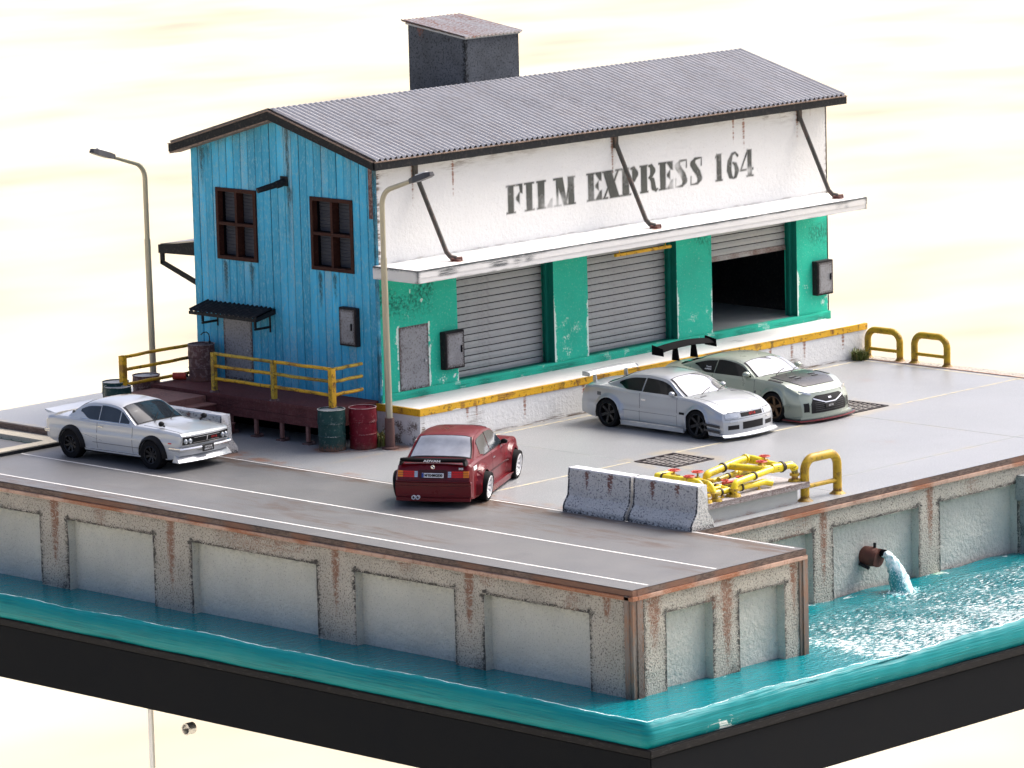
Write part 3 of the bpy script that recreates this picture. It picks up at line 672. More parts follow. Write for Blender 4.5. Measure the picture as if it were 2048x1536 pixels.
# inside behind the open shutter
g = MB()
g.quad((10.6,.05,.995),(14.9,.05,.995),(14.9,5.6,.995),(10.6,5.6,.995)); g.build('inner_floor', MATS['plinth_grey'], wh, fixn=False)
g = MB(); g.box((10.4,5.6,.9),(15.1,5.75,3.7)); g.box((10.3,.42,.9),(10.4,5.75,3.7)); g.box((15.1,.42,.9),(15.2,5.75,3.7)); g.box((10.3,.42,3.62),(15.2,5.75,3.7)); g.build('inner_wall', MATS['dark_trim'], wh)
# personnel door and cabinets on the front
def door_mesh(lo, hi, ax, name, root=wh, knob=None):
    g = MB(); g.sbox(lo, hi, .08)
    c = (np.array(lo)+np.array(hi))/2; h = np.abs(np.array(hi)-np.array(lo))/2
    def f(P):
        k = 0 if ax == 'x' else 1; q = 1 if ax == 'x' else 0
        e = np.minimum(h[q]-np.abs(P[:,q]-c[q]), h[2]-np.abs(P[:,2]-c[2])); n = vnoise(P, 5, 90)
        return dict(dirt=.62*np.exp(-e/.05)+.42*smooth01((n-.55)*4)*vnoise(P,1.3,91), rust=.6*np.exp(-e/.03)*n)
    d = g.build(name, MATS['steel_door'], root, attrs=f)
    if knob:
        g = MB(); g.lathe([(0,-.03),(.028,-.02),(.035,0),(.028,.02),(0,.03)], knob, ax, 10); g.build('handle', MATS['steel_ring'], d, smooth=60)
    return d
door_mesh((.60,-.012,1.0),(1.52,.05,2.46), 'y', 'door', knob=(1.40,-.03,1.62))
def cabinet(ax, a0, a1, z0, z1, depth, sgn_label):
    """ax 'y' on the facade (a = x), 'x' on the gable (a = y)"""
    d = -depth
    def bxx(p0, p1, dd0, dd1, q0, q1):
        return ((p0,dd0,q0),(p1,dd1,q1)) if ax == 'y' else ((dd0,p0,q0),(dd1,p1,q1))
    g = MB(); g.box(*bxx(a0,a1,d,0.01,z0,z1)); c = g.build('electrical_cabinet', MATS['cabinet_side'], wh, bevel=.01, label=sgn_label)
    f = .045
    g = MB(); g.sbox(*bxx(a0+f,a1-f,d-.018,d,z0+f,z1-f),.06)
    cc = ((a0+a1)/2,(z0+z1)/2); hh = ((a1-a0)/2-f,(z1-z0)/2-f)
    def at(P):
        q = P[:,0] if ax == 'y' else P[:,1]; e = np.minimum(hh[0]-np.abs(q-cc[0]), hh[1]-np.abs(P[:,2]-cc[1]))
        return dict(dirt=.6*np.exp(-e/.03)+.3*vnoise(P,7,92))
    g.build('door', MATS['steel_door'], c, attrs=at)
    hx = a1-.13 if ax == 'y' else a0+.13
    g = MB(); g.box(*bxx(hx-.014,hx+.014,d-.045,d-.018,(z0+z1)/2-.07,(z0+z1)/2+.09)); g.build('handle', MATS['black_gap'], c)
cabinet('y', 1.90, 2.52, 1.33, 2.20, .17, 'grey steel cabinet between the door and the first shutter')
cabinet('y', 14.88, 15.48, 1.45, 2.30, .17, 'grey steel cabinet right of the open shutter')
cabinet('x', .60, 1.16, 2.06, 2.94, .15, 'grey steel cabinet on the blue gable')
# gable planks
ya, yb_ = 0.02, W_-.02; NP = 25; pw = (yb_-ya)/NP
holes = [(3.95,5.29,3.72,5.38),(.73,2.10,3.72,5.38),(4.23,5.20,.90,2.40)]
def plank_attr(P):
    x, y, z = P.T; n = vnoise(P*np.array([1,4,.7]), 1.2, 93); n2 = vnoise(P, 7, 94)
    top = roof_z(y)-.2-z
    d = .55*np.exp(-top/.10)*(.4+n) + .42*np.exp(-np.abs(y-6.12)/.06)*n2
    for yy, zz, hw, L, s in [(5.05,3.7,.07,1.1,.85),(4.6,3.7,.05,.8,.6),(4.15,3.7,.08,1.0,.85),(1.85,3.7,.05,1.1,.85),(1.4,3.7,.06,1.1,.85),(.95,3.7,.04,.9,.75),(2.86,6.9,.05,3.6,.9),(5.75,6.25,.10,1.2,.75),(5.5,6.3,.06,.9,.6),(2.8,5.5,.10,.7,.8)]:
        d = np.maximum(d, streaks(y, z, [(yy,hw,L,s)], zz))
    c = .42*np.exp(-(3.72-z)/.5)*(z < 3.72)*(((y > 3.9)&(y < 5.3))|((y > .7)&(y < 2.1)))*(.4+n2)
    c = np.maximum(c, .34*n*smooth01((1.8-z)/.8)); c = np.maximum(c, .5*np.exp(-np.abs(y-.1)/.08)*n2)
    pk = np.floor((y-.02)/.245); c = np.maximum(c, .43*(np.sin(pk*12.9)*43.7 % 1.0 > .55)*(.55+.5*n))
    return dict(dirt=d*1.1, rust=.55*np.exp(-top/.45)*n, chip=c)
g = MB(); g.prism([(0.03,.3),(W_-.03,.3),(W_-.03,6.2),(W_/2,7.06),(0.03,6.2)], .06, .10, 'x')
# backing sheet with holes for the windows
for i in range(NP):
    y0 = ya+i*pw; y1 = y0+pw; gap = .011; mid = (y0+y1)/2
    segs = [(.25, None)]
    cuts = []
    for hy0, hy1, hz0, hz1 in holes:
        o0, o1 = max(y0, hy0), min(y1, hy1)
        if o1-o0 > .02: cuts.append((hz0, hz1, o0, o1))
    cuts.sort()
    pr_ = random.uniform(-.008, .008)
    def piece(u0, u1, z0, z1):
        g = MB(); zt0 = roof_z(u0)-.12 if z1 is None else z1; zt1 = roof_z(u1)-.12 if z1 is None else z1
        nz = max(1, int((min(zt0,zt1)-z0)/.12)); X = -.02+pr_
        ys = np.linspace(u0, u1, 4)
        V = []; F = []
        for k in range(nz+1):
            t = k/nz
            for q, yy in enumerate([u0, u0+.012, (u0+u1)/2, u1-.012, u1]):
                zt = zt0+(zt1-zt0)*(yy-u0)/(u1-u0) if u1 > u0 else zt0
                V.append((X+(.014 if q in (0,4) else 0), yy, z0+(zt-z0)*t))
        for k in range(nz):
            for q in range(4): F.append((k*5+q, (k+1)*5+q, (k+1)*5+q+1, k*5+q+1))
        g.add(V, F)
        g.quad((.05,u0,z0),(X+.014,u0,z0),(X+.014,u0,zt0),(.05,u0,zt0)); g.quad((X+.014,u1,z0),(.05,u1,z0),(.05,u1,zt1),(X+.014,u1,zt1))
        g.build('wall_plank', MATS['blue_plank'], wh, attrs=plank_attr, fixn=False)
    u0, u1 = y0+gap/2, y1-gap/2
    z = .25
    for hz0, hz1, o0, o1 in cuts:
        piece(u0, u1, z, hz0)
        if o0-u0 > .02: piece(u0, o0, hz0, hz1)
        if u1-o1 > .02: piece(o1, u1, hz0, hz1)
        z = hz1
    piece(u0, u1, z, None)
# gable backing, solid between openings
g = MB()
def back(y0, y1, z0, z1): g.box((.045,y0,z0),(.10,y1,z1))
back(.03,.73,.25,6.15); back(2.10,3.95,.25,6.3); back(5.29,6.14,.25,6.15); back(.73,2.10,.25,3.72); back(.73,2.10,5.38,6.15); back(3.95,5.29,2.42,3.72); back(3.95,5.29,5.38,6.3)
back(3.95,5.29,.25,2.42)
g.prism([(.03,6.15),(W_-.03,6.15),(W_/2,7.05)], .045, .10, 'x')
g.build('wall_core', MATS['black_gap'], wh)
# corner trim board between gable and front
g = MB(); g.sbox((-.035,-.012,.25),(.03,.06,6.25),.09)
g.build('corner_board', MATS['blue_plank'], wh, attrs=lambda P: dict(dirt=.75*vnoise(P,5,96)+.25*smooth01((P[:,2]-3.6)/.6), chip=.55*vnoise(P,9,97)))
g = MB(); g.sbox((-.034,.062,5.0),(-.026,.19,6.2),.06); g.build('corner_board', MATS['drum_rust'], wh)
g = MB(); g.box((L_-.04,.0,.8),(L_,W_,6.2)); g.prism([(0,6.2),(W_,6.2),(W_/2,7.06)], L_-.04, L_, 'x'); g.build('end_wall', MATS['white_wall'], wh)
g = MB(); g.box((.12,W_-.04,.25),(L_-.05,W_,6.2)); g.build('back_wall', MATS['white_wall'], wh)
# windows
for y0, y1, lab in [(3.94,5.30,'left'),(.72,2.11,'right')]:
    z0, z1, f = 3.71, 5.38, .085
    g = MB(); g.box((-.055,y0,z0),(.10,y0+f,z1)); g.box((-.055,y1-f,z0),(.10,y1,z1)); g.box((-.055,y0+f,z0),(.10,y1-f,z0+f)); g.box((-.055,y0+f,z1-f),(.10,y1-f,z1))
    wnd = g.build('window', MATS['brown_frame'], wh)
    g = MB(); ym = (y0+y1)/2; zm = (z0+z1)/2; h = .035
    g.box((-.045,ym-h,z0+f),(.16,ym+h,z1-f)); g.box((-.050,y0+f,zm-h),(.05,ym-h,zm+h)); g.box((-.050,ym+h,zm-h),(.05,y1-f,zm+h)); g.build('glazing_bar', MATS['brown_frame'], wnd)
    for a0, a1 in ((y0+f,ym-h),(ym+h,y1-f)):
        for b0, b1 in ((z0+f,zm-h),(zm+h,z1-f)):
            g = MB(); n = 9
            for k in range(n):
                t0 = b0+(b1-b0)*k/n; t1 = b0+(b1-b0)*(k+1)/n
                g.quad((.185,a1,t0),(.185,a0,t0),(.17,a0,t1-.006),(.17,a1,t1-.006)); g.quad((.17,a1,t1-.006),(.17,a0,t1-.006),(.185,a0,t1),(.185,a1,t1))
            g.build('pane', MATS['blind_grey'], wnd, fixn=False)
    g = MB(); g.box((.10,y0,z0),(.19,y0+.02,z1)); g.box((.10,y1-.09,z0),(.19,y1-.085,z1)); g.box((.19,y0,z0),(.21,y1,z1)); g.build('reveal', MATS['black_gap'], wnd)
# gable door, porch, lamp
door_mesh((-.03,4.23,.90),(.04,5.20,2.40), 'x', 'door', knob=(-.05,4.36,1.62))
def porch():
    g = MB(); y0, y1, x0 = 3.42, 5.72, -.62
    n = 15; V = []; F = []
    for i in range(n*6+1):
        y = y0+(y1-y0)*i/(n*6); h = .022*math.cos(2*math.pi*i/6)
        V += [(x0,y,2.55+h),(0,y,2.70+h),(x0,y,2.52+h),(0,y,2.67+h)]
    for i in range(n*6):
        a = i*4; F += [(a,a+4,a+5,a+1),(a+2,a+3,a+7,a+6),(a,a+2,a+6,a+4)]
    g.add(V, F); p = g.build('porch_roof', MATS['dark_trim'], wh, smooth=80)
    g = MB(); g.box((x0-.012,y0,2.44),(x0+.02,y1,2.515)); g.hexa([(x0,y0-.01,2.44),(0,y0-.01,2.56),(0,y0+.02,2.56),(x0,y0+.02,2.44),(x0,y0-.01,2.53),(0,y0-.01,2.68),(0,y0+.02,2.68),(x0,y0+.02,2.53)])
    g.build('fascia', MATS['dark_trim'], p)
    for yy in (y0+.15, y1-.35):
        g = MB(); g.box((-.04,yy,2.12),(0,yy+.045,2.60)); g.box((x0+.10,yy,2.28),(x0+.15,yy+.045,2.5)); g.box((x0+.10,yy,2.22),(-.0,yy+.045,2.27))
        g.build('bracket', MATS['dark_trim'], p)
porch()
g = MB(); g.tube([(-.03,2.95,5.66),(-.16,2.97,5.62),(-.24,3.0,5.60)], .09, 14); g.tube([(-.20,3.0,5.61),(-.66,3.18,5.50)], [.075,.065], 14); g.box((-.06,2.84,5.56),(-.02,3.06,5.78))
g.build('gable_lamp', MATS['dark_trim'], wh, smooth=50)
# lean-to awning behind
g = MB(); x0, x1 = .35, 4.5
V = []; F = []; n = 120
for i in range(n+1):
    x = x0+(x1-x0)*i/n; h = .02*math.cos(2*math.pi*i/4)
    V += [(x,W_,4.02+h),(x,7.78,3.80+h)]
for i in range(n): F.append((i*2,i*2+2,i*2+3,i*2+1))
g.add(V, F); aw = g.build('rear_awning', MATS['roof_metal'], wh, smooth=80, fixn=False)
g = MB(); g.hexa([(x0-.03,W_,3.64),(x0+.02,W_,3.64),(x0+.02,7.8,3.60),(x0-.03,7.8,3.60),(x0-.03,W_,3.97),(x0+.02,W_,3.97),(x0+.02,7.8,3.80),(x0-.03,7.8,3.80)]); g.box((x0+.02,7.74,3.58),(x1,7.8,3.76)); g.build('fascia', MATS['dark_trim'], aw)
g = MB()
g.box((x0,W_,2.80),(x0+.07,W_+.10,3.64)); g.box((x0,7.68,3.36),(x0+.07,7.78,3.60))
g.hexa([(x0,W_,2.80),(x0+.07,W_,2.80),(x0+.07,7.78,3.34),(x0,7.78,3.34),(x0,W_,2.92),(x0+.07,W_,2.92),(x0+.07,7.78,3.44),(x0,7.78,3.44)]); g.build('bracket', MATS['dark_trim'], aw)
# roof: corrugated sheet on both slopes
def roof_slope(sgn):
    n = 96*8; g = MB(); V = []; F = []; k = 5
    ys = np.linspace(0, W_/2+OE, k)
    for i in range(n+1):
        x = -OV+(L_+2*OV)*i/n; h = .036*math.cos(2*math.pi*i/8)
        for yy in ys: V.append((x, W_/2-sgn*yy, ZR-(ZR-ZE)*yy/(W_/2+OE)+h))
    for i in range(n):
        for j in range(k-1):
            q = (i*k+j, (i+1)*k+j, (i+1)*k+j+1, i*k+j+1); F.append(q[::-1] if sgn > 0 else q)
    g.add(V, F)
    o = g.build('roof_sheet', MATS['roof_metal'], wh, attrs=lambda P: dict(dirt=.07*smooth01((vnoise(P*np.array([.6,.25,1]), 1, 99)-.4)*3)+.12*smooth01((vnoise(P*np.array([6,.4,1]),1,98)-.5)*3)), smooth=80, fixn=False)
    return o
roof_slope(1); roof_slope(-1)
g = MB(); n = 96*4; V = []; F = []      # dark closed edge along the ridge
g.tube([(-OV,W_/2,ZR-.035),(L_+OV,W_/2,ZR-.035)], .035, 8); g.build('ridge', MATS['dark_trim'], wh)
t = .03
def eave_pt(s): return (W_/2-s*(W_/2+OE))
for s in (1, -1):
    ye = eave_pt(s)
    g = MB(); g.box((-OV-.01, ye-(.03 if s > 0 else 0), ZE-.22), (L_+OV+.01, ye+(.03 if s < 0 else 0), ZE-.03)); g.build('eave_board', MATS['dark_trim'], wh)
    g = MB(); g.box((-OV-.02, ye-(.045 if s > 0 else -.0), ZE-.045), (L_+OV+.02, ye+(.0 if s > 0 else .045), ZE-.02)); g.build('eave_strip', MATS['trim_edge'], wh)
    for xx in (-OV, L_+OV):
        g = MB(); a = xx-.03; b = xx+.03; yr = W_/2
        y_in = ye+.031*s
        p = [(y_in,ZE-.22),(yr,ZR-.235),(yr,ZR-.045),(y_in,ZE-.045)]
        g.prism(p if s > 0 else p[::-1], a, b, 'x'); g.build('verge_board', MATS['dark_trim'], wh)
        g = MB(); p = [(y_in,ZE-.04),(yr,ZR-.04),(yr,ZR-.012),(y_in,ZE-.012)]
        g.prism(p if s > 0 else p[::-1], a-.012, b+.012, 'x'); g.build('verge_strip', MATS['trim_edge'], wh)
        if s < 0 and xx < 0:
            g = MB(); p = [(y_in,ZE-.255),(yr,ZR-.27),(yr,ZR-.24),(y_in,ZE-.225)]; g.prism(p[::-1], a-.01, .0, 'x'); g.build('verge_strip', MATS['trim_edge'], wh)
g = MB(); g.prism([(.0,6.16),(W_,6.16),(W_/2,7.04)], -.0, L_, 'x')
# soffit
for s in (1,-1):
    g = MB(); ye = eave_pt(s); g.quad((-OV,ye,ZE-.2),(L_+OV,ye,ZE-.2),(L_+OV,W_/2,ZR-.22),(-OV,W_/2,ZR-.22)); g.build('soffit', MATS['dark_trim'], wh)
# canopy over the loading doors
HC, HB, CD_ = 3.96, 3.67, 1.447
def can_attr(P):
    x, y, z = P.T; n = vnoise(P, 5, 100); n2 = vnoise(P, 1.1, 101)
    face = (y < -CD_+.02)|(x < -.14)|(x > 15.29)
    d = (face)*(1.5*np.exp(-np.abs(z-3.96)/.035)*(.25+.95*n2) + .55*np.exp(-np.abs(z-HB)/.03)*(.3+n2)*n) + .75*np.exp(-(np.hypot(np.minimum(np.abs(x+.15),np.abs(x-15.3)), y+CD_))/.05)*(z < 3.955)
    d = d+(z > 3.955)*(.5*np.exp(-(y+CD_)/.03)+.5*np.exp(-np.abs(y)/.02)+.25*np.exp(-np.abs(x+.15)/.05))
    d = np.maximum(d, (z < 3.955)*.75*n*smooth01((n2-.60)*5)*(z > 3.78))
    r = np.zeros(len(P))
    for sx in (1.46,8.02,14.62): r = np.maximum(r, .9*np.exp(-((x-sx-.05)/.22)**2-((y+1.05)/.12)**2)*(z > 3.95))
    return dict(dirt=d, rust=r)
g = MB(); g.sbox((-.15,-CD_,HB+.12),(15.3,0.0,HC),.045)
can = g.build('canopy', MATS['canopy_white'], wh, attrs=can_attr)
g = MB(); g.sbox((-.145,-CD_+.012,HB),(15.295,-.0,HB+.118),.06); g.build('canopy_lower_band', MATS['canopy_white'], can, attrs=can_attr)
g = MB(); g.box((7.46,-.34,3.30),(9.4,-.26,3.37)); g.box((7.6,-.31,3.37),(7.63,-.29,3.7)); g.box((9.2,-.31,3.37),(9.23,-.29,3.7)); g.build('yellow_strip_light', MATS['yellow_paint'], can, bevel=.01)
for sx in (1.22, 7.84, 14.44):
    g = MB(); g.box((sx-.06,-.08,5.83),(sx+.06,-.015,6.18)); g.tube([(sx,-.05,5.95),(sx+.02,-.07,5.86),(sx+.18,-.80,4.16),(sx+.21,-.89,4.06),(sx+.30,-.99,4.02)], [.055,.055,.055,.06,.06], 10)
    g.build('canopy_strut', MATS['strut_steel'], wh, smooth=50)
    g = MB(); g.lathe([(0,.05),(.10,.04),(.12,0)], (sx+.30,-1.0,3.965), 'z', 12); g.tube([(sx+.18,-.93,4.0),(sx+.42,-1.05,4.0)], .055, 8); g.build('strut_foot', MATS['pipe_rust'], wh, smooth=50)
# painted lettering: ink density computed from stencil letter shapes
def seg_d(px, pz, a, b, ra, rb):
    ax, az = a; bx, bz = b; dx, dz = bx-ax, bz-az; l = dx*dx+dz*dz+1e-9
    t = np.clip(((px-ax)*dx+(pz-az)*dz)/l, 0, 1); return np.hypot(px-ax-t*dx, pz-az-t*dz)-(ra+(rb-ra)*t)
def poly_d(px, pz, P):
    d = np.full(px.shape, -9.)
    for i in range(len(P)):
        (x0,z0),(x1,z1) = P[i], P[(i+1) % len(P)]; nx, nz = z1-z0, x0-x1; l = math.hypot(nx, nz)
        d = np.maximum(d, ((px-x0)*nx+(pz-z0)*nz)/l)
    return d
def B(x0,z0,x1,z1): return ('p', [(x0,z0),(x1,z0),(x1,z1),(x0,z1)])
GL = {
 'F': [B(.10,.0,.46,1.0),B(0,0,.56,.05),B(0,.95,.56,1),B(.60,.95,1,1),('p',[(.86,.70),(1,.66),(1,1),(.80,1)]),('p',[(.60,.47),(.82,.30),(.82,.72),(.60,.55)])],
 'I': [B(.2,0,.80,1),B(0,0,1,.05),B(0,.95,1,1)],
 'L': [B(.08,0,.50,1),B(0,0,.58,.05),B(0,.95,.60,1),('p',[(.66,0),(1,0),(1,.32),(.9,.30),(.66,.08)])],
 'M': [B(.12,0,.22,1),B(0,0,.34,.05),B(0,.95,.3,1),('p',[(.44,0),(.62,0),(.42,1),(.10,1)]),('p',[(.50,0),(.60,.12),(.86,1),(.70,.80)]),B(.66,.0,.94,1),B(.60,0,1,.05),B(.66,.95,1,1)],
 'E': [B(.10,0,.48,1),B(0,0,.56,.05),B(0,.95,.56,1),('p',[(.60,.95),(.86,.70),(1,.68),(1,1),(.60,1)]),('p',[(.60,0),(1,0),(1,.34),(.88,.32),(.60,.06)]),('p',[(.58,.47),(.80,.34),(.80,.70),(.58,.55)])],
 'X': [('p',[(.44,0),(.94,0),(.52,1),(.04,1)]),B(0,.95,.6,1),B(.40,0,1,.05),('p',[(.02,0),(.12,0),(.36,.38),(.30,.44)]),B(0,0,.3,.05),('p',[(.60,.60),(.68,.54),(.96,1),(.86,1)]),B(.74,.95,1,1)],
 'P': [B(.10,0,.48,1),B(0,0,.58,.05),B(0,.95,.50,1),('s',[(.60,.95,.03),(.76,.93,.09),(.84,.74,.16),(.76,.54,.09),(.60,.50,.03)])],
 'R': [B(.06,0,.40,1),B(0,0,.46,.05),B(0,.95,.44,1),('s',[(.52,.95,.03),(.66,.92,.08),(.74,.76,.13),(.66,.58,.07),(.52,.52,.03)]),('s',[(.58,.50,.04),(.72,.40,.10),(.78,.14,.11),(.90,.03,.05),(1,.08,.02)])],
 'S': [('s',[(.90,.70,.03),(.92,.97,.02),(.70,.97,.03),(.42,.95,.06),(.24,.78,.17),(.46,.58,.17),(.66,.42,.17),(.78,.22,.16),(.60,.05,.06),(.34,.03,.03),(.08,.03,.02),(.10,.32,.03)])],
 '1': [B(.18,0,.86,1),B(0,0,1,.05),('p',[(0,.86),(.18,.90),(.18,1),(0,.90)])],
 '6': [('s',[(.86,.84,.06),(.68,.97,.04),(.44,.92,.07),(.24,.66,.14),(.20,.36,.16),(.30,.12,.12),(.50,.03,.04)]),('s',[(.50,.60,.04),(.70,.52,.10),(.80,.30,.14),(.70,.10,.10),(.56,.03,.04)])],
 '4': [B(.58,0,.88,1),B(.48,0,1,.05),('p',[(.0,.24),(.50,.24),(.50,.30),(.06,.30)]),('p',[(.0,.26),(.10,.26),(.56,.86),(.56,1)]),B(.90,.24,1,.31)],
}
LET = [('F',115,225),('I',238,305),('L',322,430),('M',440,592),('E',672,780),('X',785,915),('P',918,1045),('R',1060,1190),('E',1200,1308),('S',1318,1420),('S',1435,1535),('1',1635,1690),('6',1722,1825),('4',1828,1935)]
def lettering():
    x0, x1, zt, zb = 4.17, 12.75, 5.31, 4.655; H = zt-zb
    xs = np.arange(x0-.06, x1+.06, .0125); zs = np.arange(zb-.05, zt+.05, .0125); X, Z = np.meshgrid(xs, zs)
    D = np.full(X.shape, 9.); fade = np.ones(X.shape)
    for c, a, b in LET:
        # picture distance to wall distance (nearly linear, slight foreshortening)
        f = lambda q: x0+(x1-x0)*((q-115)/1820*(1+.035*(1-(q-115)/1820))-.0)
        u0, u1 = f(a), f(b); w_ = u1-u0
        for kind, P in GL[c]:
            if kind == 'p': d = poly_d(X, Z, [(u0+p[0]*w_, zb+p[1]*H) for p in P])
            else:
                d = np.full(X.shape, 9.)
                for p, q in zip(P[:-1], P[1:]):
                    d = np.minimum(d, seg_d(X, Z, (u0+p[0]*w_, zb+p[1]*H), (u0+q[0]*w_, zb+q[1]*H), p[2]*w_*1.1, q[2]*w_*1.1))
            D = np.minimum(D, d)
    ink = smooth01((.030-D)/.055)
    P3 = np.stack([X.ravel(), Z.ravel(), 0*X.ravel()], 1)
    n = vnoise(P3, 1.7, 110).reshape(X.shape); n2 = vnoise(P3, 16, 111).reshape(X.shape)
    ink = ink*(.60+.55*n)*(.85+.3*n2)
    for cx, cz, r in ((5.62,4.72,.22),(5.95,4.75,.22),(9.85,4.75,.2),(10.0,5.2,.15),(10.1,4.95,.12),(12.6,4.8,.1)):
        ink *= 1-.75*np.exp(-((X-cx)/r)**2-((Z-cz)/r)**2)
    nu, nv = len(xs), len(zs); g = MB(); V = [(x, -.004, z) for z in zs for x in xs]; F = []
    for j in range(nv-1):
        for i in range(nu-1):
            if ink[j:j+2, i:i+2].max() > .02: F.append((j*nu+i, j*nu+i+1, (j+1)*nu+i+1, (j+1)*nu+i))
    g.add(V, F)
    m = mat('stencil_ink', (.075,.08,.07), .8, var=.3, scale=3, attrs=False); T = m.node_tree; N = T.nodes; Lk = T.links
    at = N.new('ShaderNodeAttribute'); at.attribute_name = 'ink'; Lk.new(at.outputs['Fac'], N['Principled BSDF'].inputs['Alpha'])
    I = ink.ravel()
    o = g.build('wall_lettering', m, wh, attrs=lambda P: dict(ink=I), fixn=False, label='grey stencilled words FILM EXPRESS 164')
lettering()

# ================================================================ tower behind the roof
tw = thing('service_tower', (8.2,5.3,6.2), 'dark grey square rooftop tower with a sloping corrugated lid rising behind the ridge', 'tower')
ta = lambda P: dict(dirt=.75*np.exp(-np.hypot(P[:,0]-7.26,P[:,1]-4.3)/.05)+.6*np.exp(-np.abs(P[:,2]-8.2)/.07)*vnoise(P,3,120)+.25*np.exp(-np.abs(P[:,0]-9.1)/.1), rust=streaks(P[:,1], P[:,2], [(5.8,.08,.6,.8)], 8.5))
g = MB(); g.add([(7.26,4.3,6.5),(9.1,4.3,6.5),(9.1,6.24,6.3),(7.26,6.24,6.3),(7.26,4.3,8.25),(9.1,4.3,8.25),(9.1,6.24,8.52),(7.26,6.24,8.52)], [])
ny, nx, nz = 16, 16, 18
def zt_(y): return 8.25+.27*(y-4.3)/1.94
V = []; F = []
def face(pts):
    b = len(g.v)
    for j in range(nz+1):
        for i, (x, y) in enumerate(pts): g.v.append((x, y, 6.3+(zt_(y)-6.3)*j/nz))
    m_ = len(pts)
    for j in range(nz):
        for i in range(m_-1): g.f.append((b+j*m_+i, b+j*m_+i+1, b+(j+1)*m_+i+1, b+(j+1)*m_+i)); g.m.append(0)
g.v = []
face([(7.26, y) for y in np.linspace(6.24,4.3,ny)]); face([(x, 4.3) for x in np.linspace(7.26,9.1,nx)]); face([(9.1, y) for y in np.linspace(4.3,6.24,ny)]); face([(x, 6.24) for x in np.linspace(9.1,7.26,nx)])
g.build('tower_wall', MATS['tower_grey'], tw, attrs=ta, fixn=False)
g = MB(); V = []; F = []; n = 15*6
for i in range(n+1):
    x = 7.20+1.98*i/n; h = .018*math.cos(2*math.pi*i/6)
    V += [(x,4.24,8.30+h),(x,6.42,8.62+h),(x,4.24,8.27+h),(x,6.42,8.59+h)]
for i in range(n): a = i*4; F += [(a,a+4,a+5,a+1),(a+2,a+3,a+7,a+6),(a,a+2,a+6,a+4),(a+1,a+5,a+7,a+3)]
g.add(V, F); g.build('tower_roof', MATS['roof_metal'], tw, attrs=lambda P: dict(rust=.45*vnoise(P*np.array([5,.7,1]),1,121), dirt=.3*vnoise(P,2,122)), smooth=80)
g = MB(); g.hexa([(7.23,4.27,8.235),(9.13,4.27,8.235),(9.13,6.3,8.52),(7.23,6.3,8.52),(7.23,4.27,8.27),(9.13,4.27,8.27),(9.13,6.3,8.56),(7.23,6.3,8.56)]); g.build('tower_trim', MATS['plinth_grey'], tw)

# ================================================================ loading dock
dk = thing('loading_dock', (7.6,-.7,0), 'white concrete loading dock with worn yellow edge along the green shed front', 'loading dock')
def dock_attr(P):
    x, y, z = P.T; n = vnoise(P, 1.2, 130); n2 = vnoise(P, 6, 131)
    r = streaks(x, z, [(1.35,.05,.35,.9),(1.66,.035,.45,.8),(3.2,.05,.6,.9),(5.15,.04,.55,.9),(9.5,.035,.3,.6),(10.35,.05,.6,.85),(11.7,.05,.6,.9),(12.5,.05,.55,.85),(12.95,.05,.6,.9),(14.4,.05,.5,.85)], .68)
    d = .62*np.exp(-z/.05)*(.3+n) + .35*smooth01((n-.62)*4)*(z < .6)
    d = np.maximum(d, (x < .02)*(y > -1.38)*(.85*smooth01((n2-.42)*3)*smooth01((.68-z)/.4)+.6*np.exp(-np.abs(y+1.0)/.35)*n))
    d = np.maximum(d, (z > .81)*(.35*np.exp(-np.abs(y+.05)/.08)*n+.3*np.exp(-(y+1.38)/.03)))
    return dict(rust=r, dirt=d)
g = MB(); g.sbox((-.15,-1.377,0),(15.3,-.0,.80),.06); g.build('dock_body', MATS['white_wall'], dk, attrs=dock_attr)
g = MB(); g.sbox((-.14,-1.365,.80),(15.29,.0,HD),.1); g.build('dock_top', MATS['canopy_white'], dk, attrs=lambda P: dict(dirt=.30*np.exp(-np.abs(P[:,1]+.05)/.1)*vnoise(P,2,132)+.22*smooth01((vnoise(P,1.5,133)-.6)*3), rust=.5*np.exp(-((P[:,0]-1.1)/.5)**2-((P[:,1]+.12)/.12)**2)))
ya_ = lambda P: dict(dirt=.62*np.exp(-np.abs(P[:,2]-.825)/.012)*vnoise(P,3,134)+.55*np.exp(-np.abs(P[:,2]-.675)/.012)*vnoise(P,2,135)+.45*smooth01((vnoise(P*np.array([1,1,.3]),7,136)-.68)*5), chip=.9*np.exp(-((P[:,0]-.98)/.16)**2)*(P[:,2] < .72), rust=.5*smooth01((vnoise(P,5,137)-.6)*4))
g = MB(); g.sbox((-.17,-1.40,.675),(15.32,-1.30,.832),.05); g.build('yellow_edge', MATS['yellow_paint'], dk, attrs=ya_, bevel=.008)
g = MB(); g.sbox((-.17,-1.298,.675),(-.08,.02,.832),.05); g.build('yellow_edge', MATS['yellow_paint'], dk, attrs=ya_, bevel=.008)

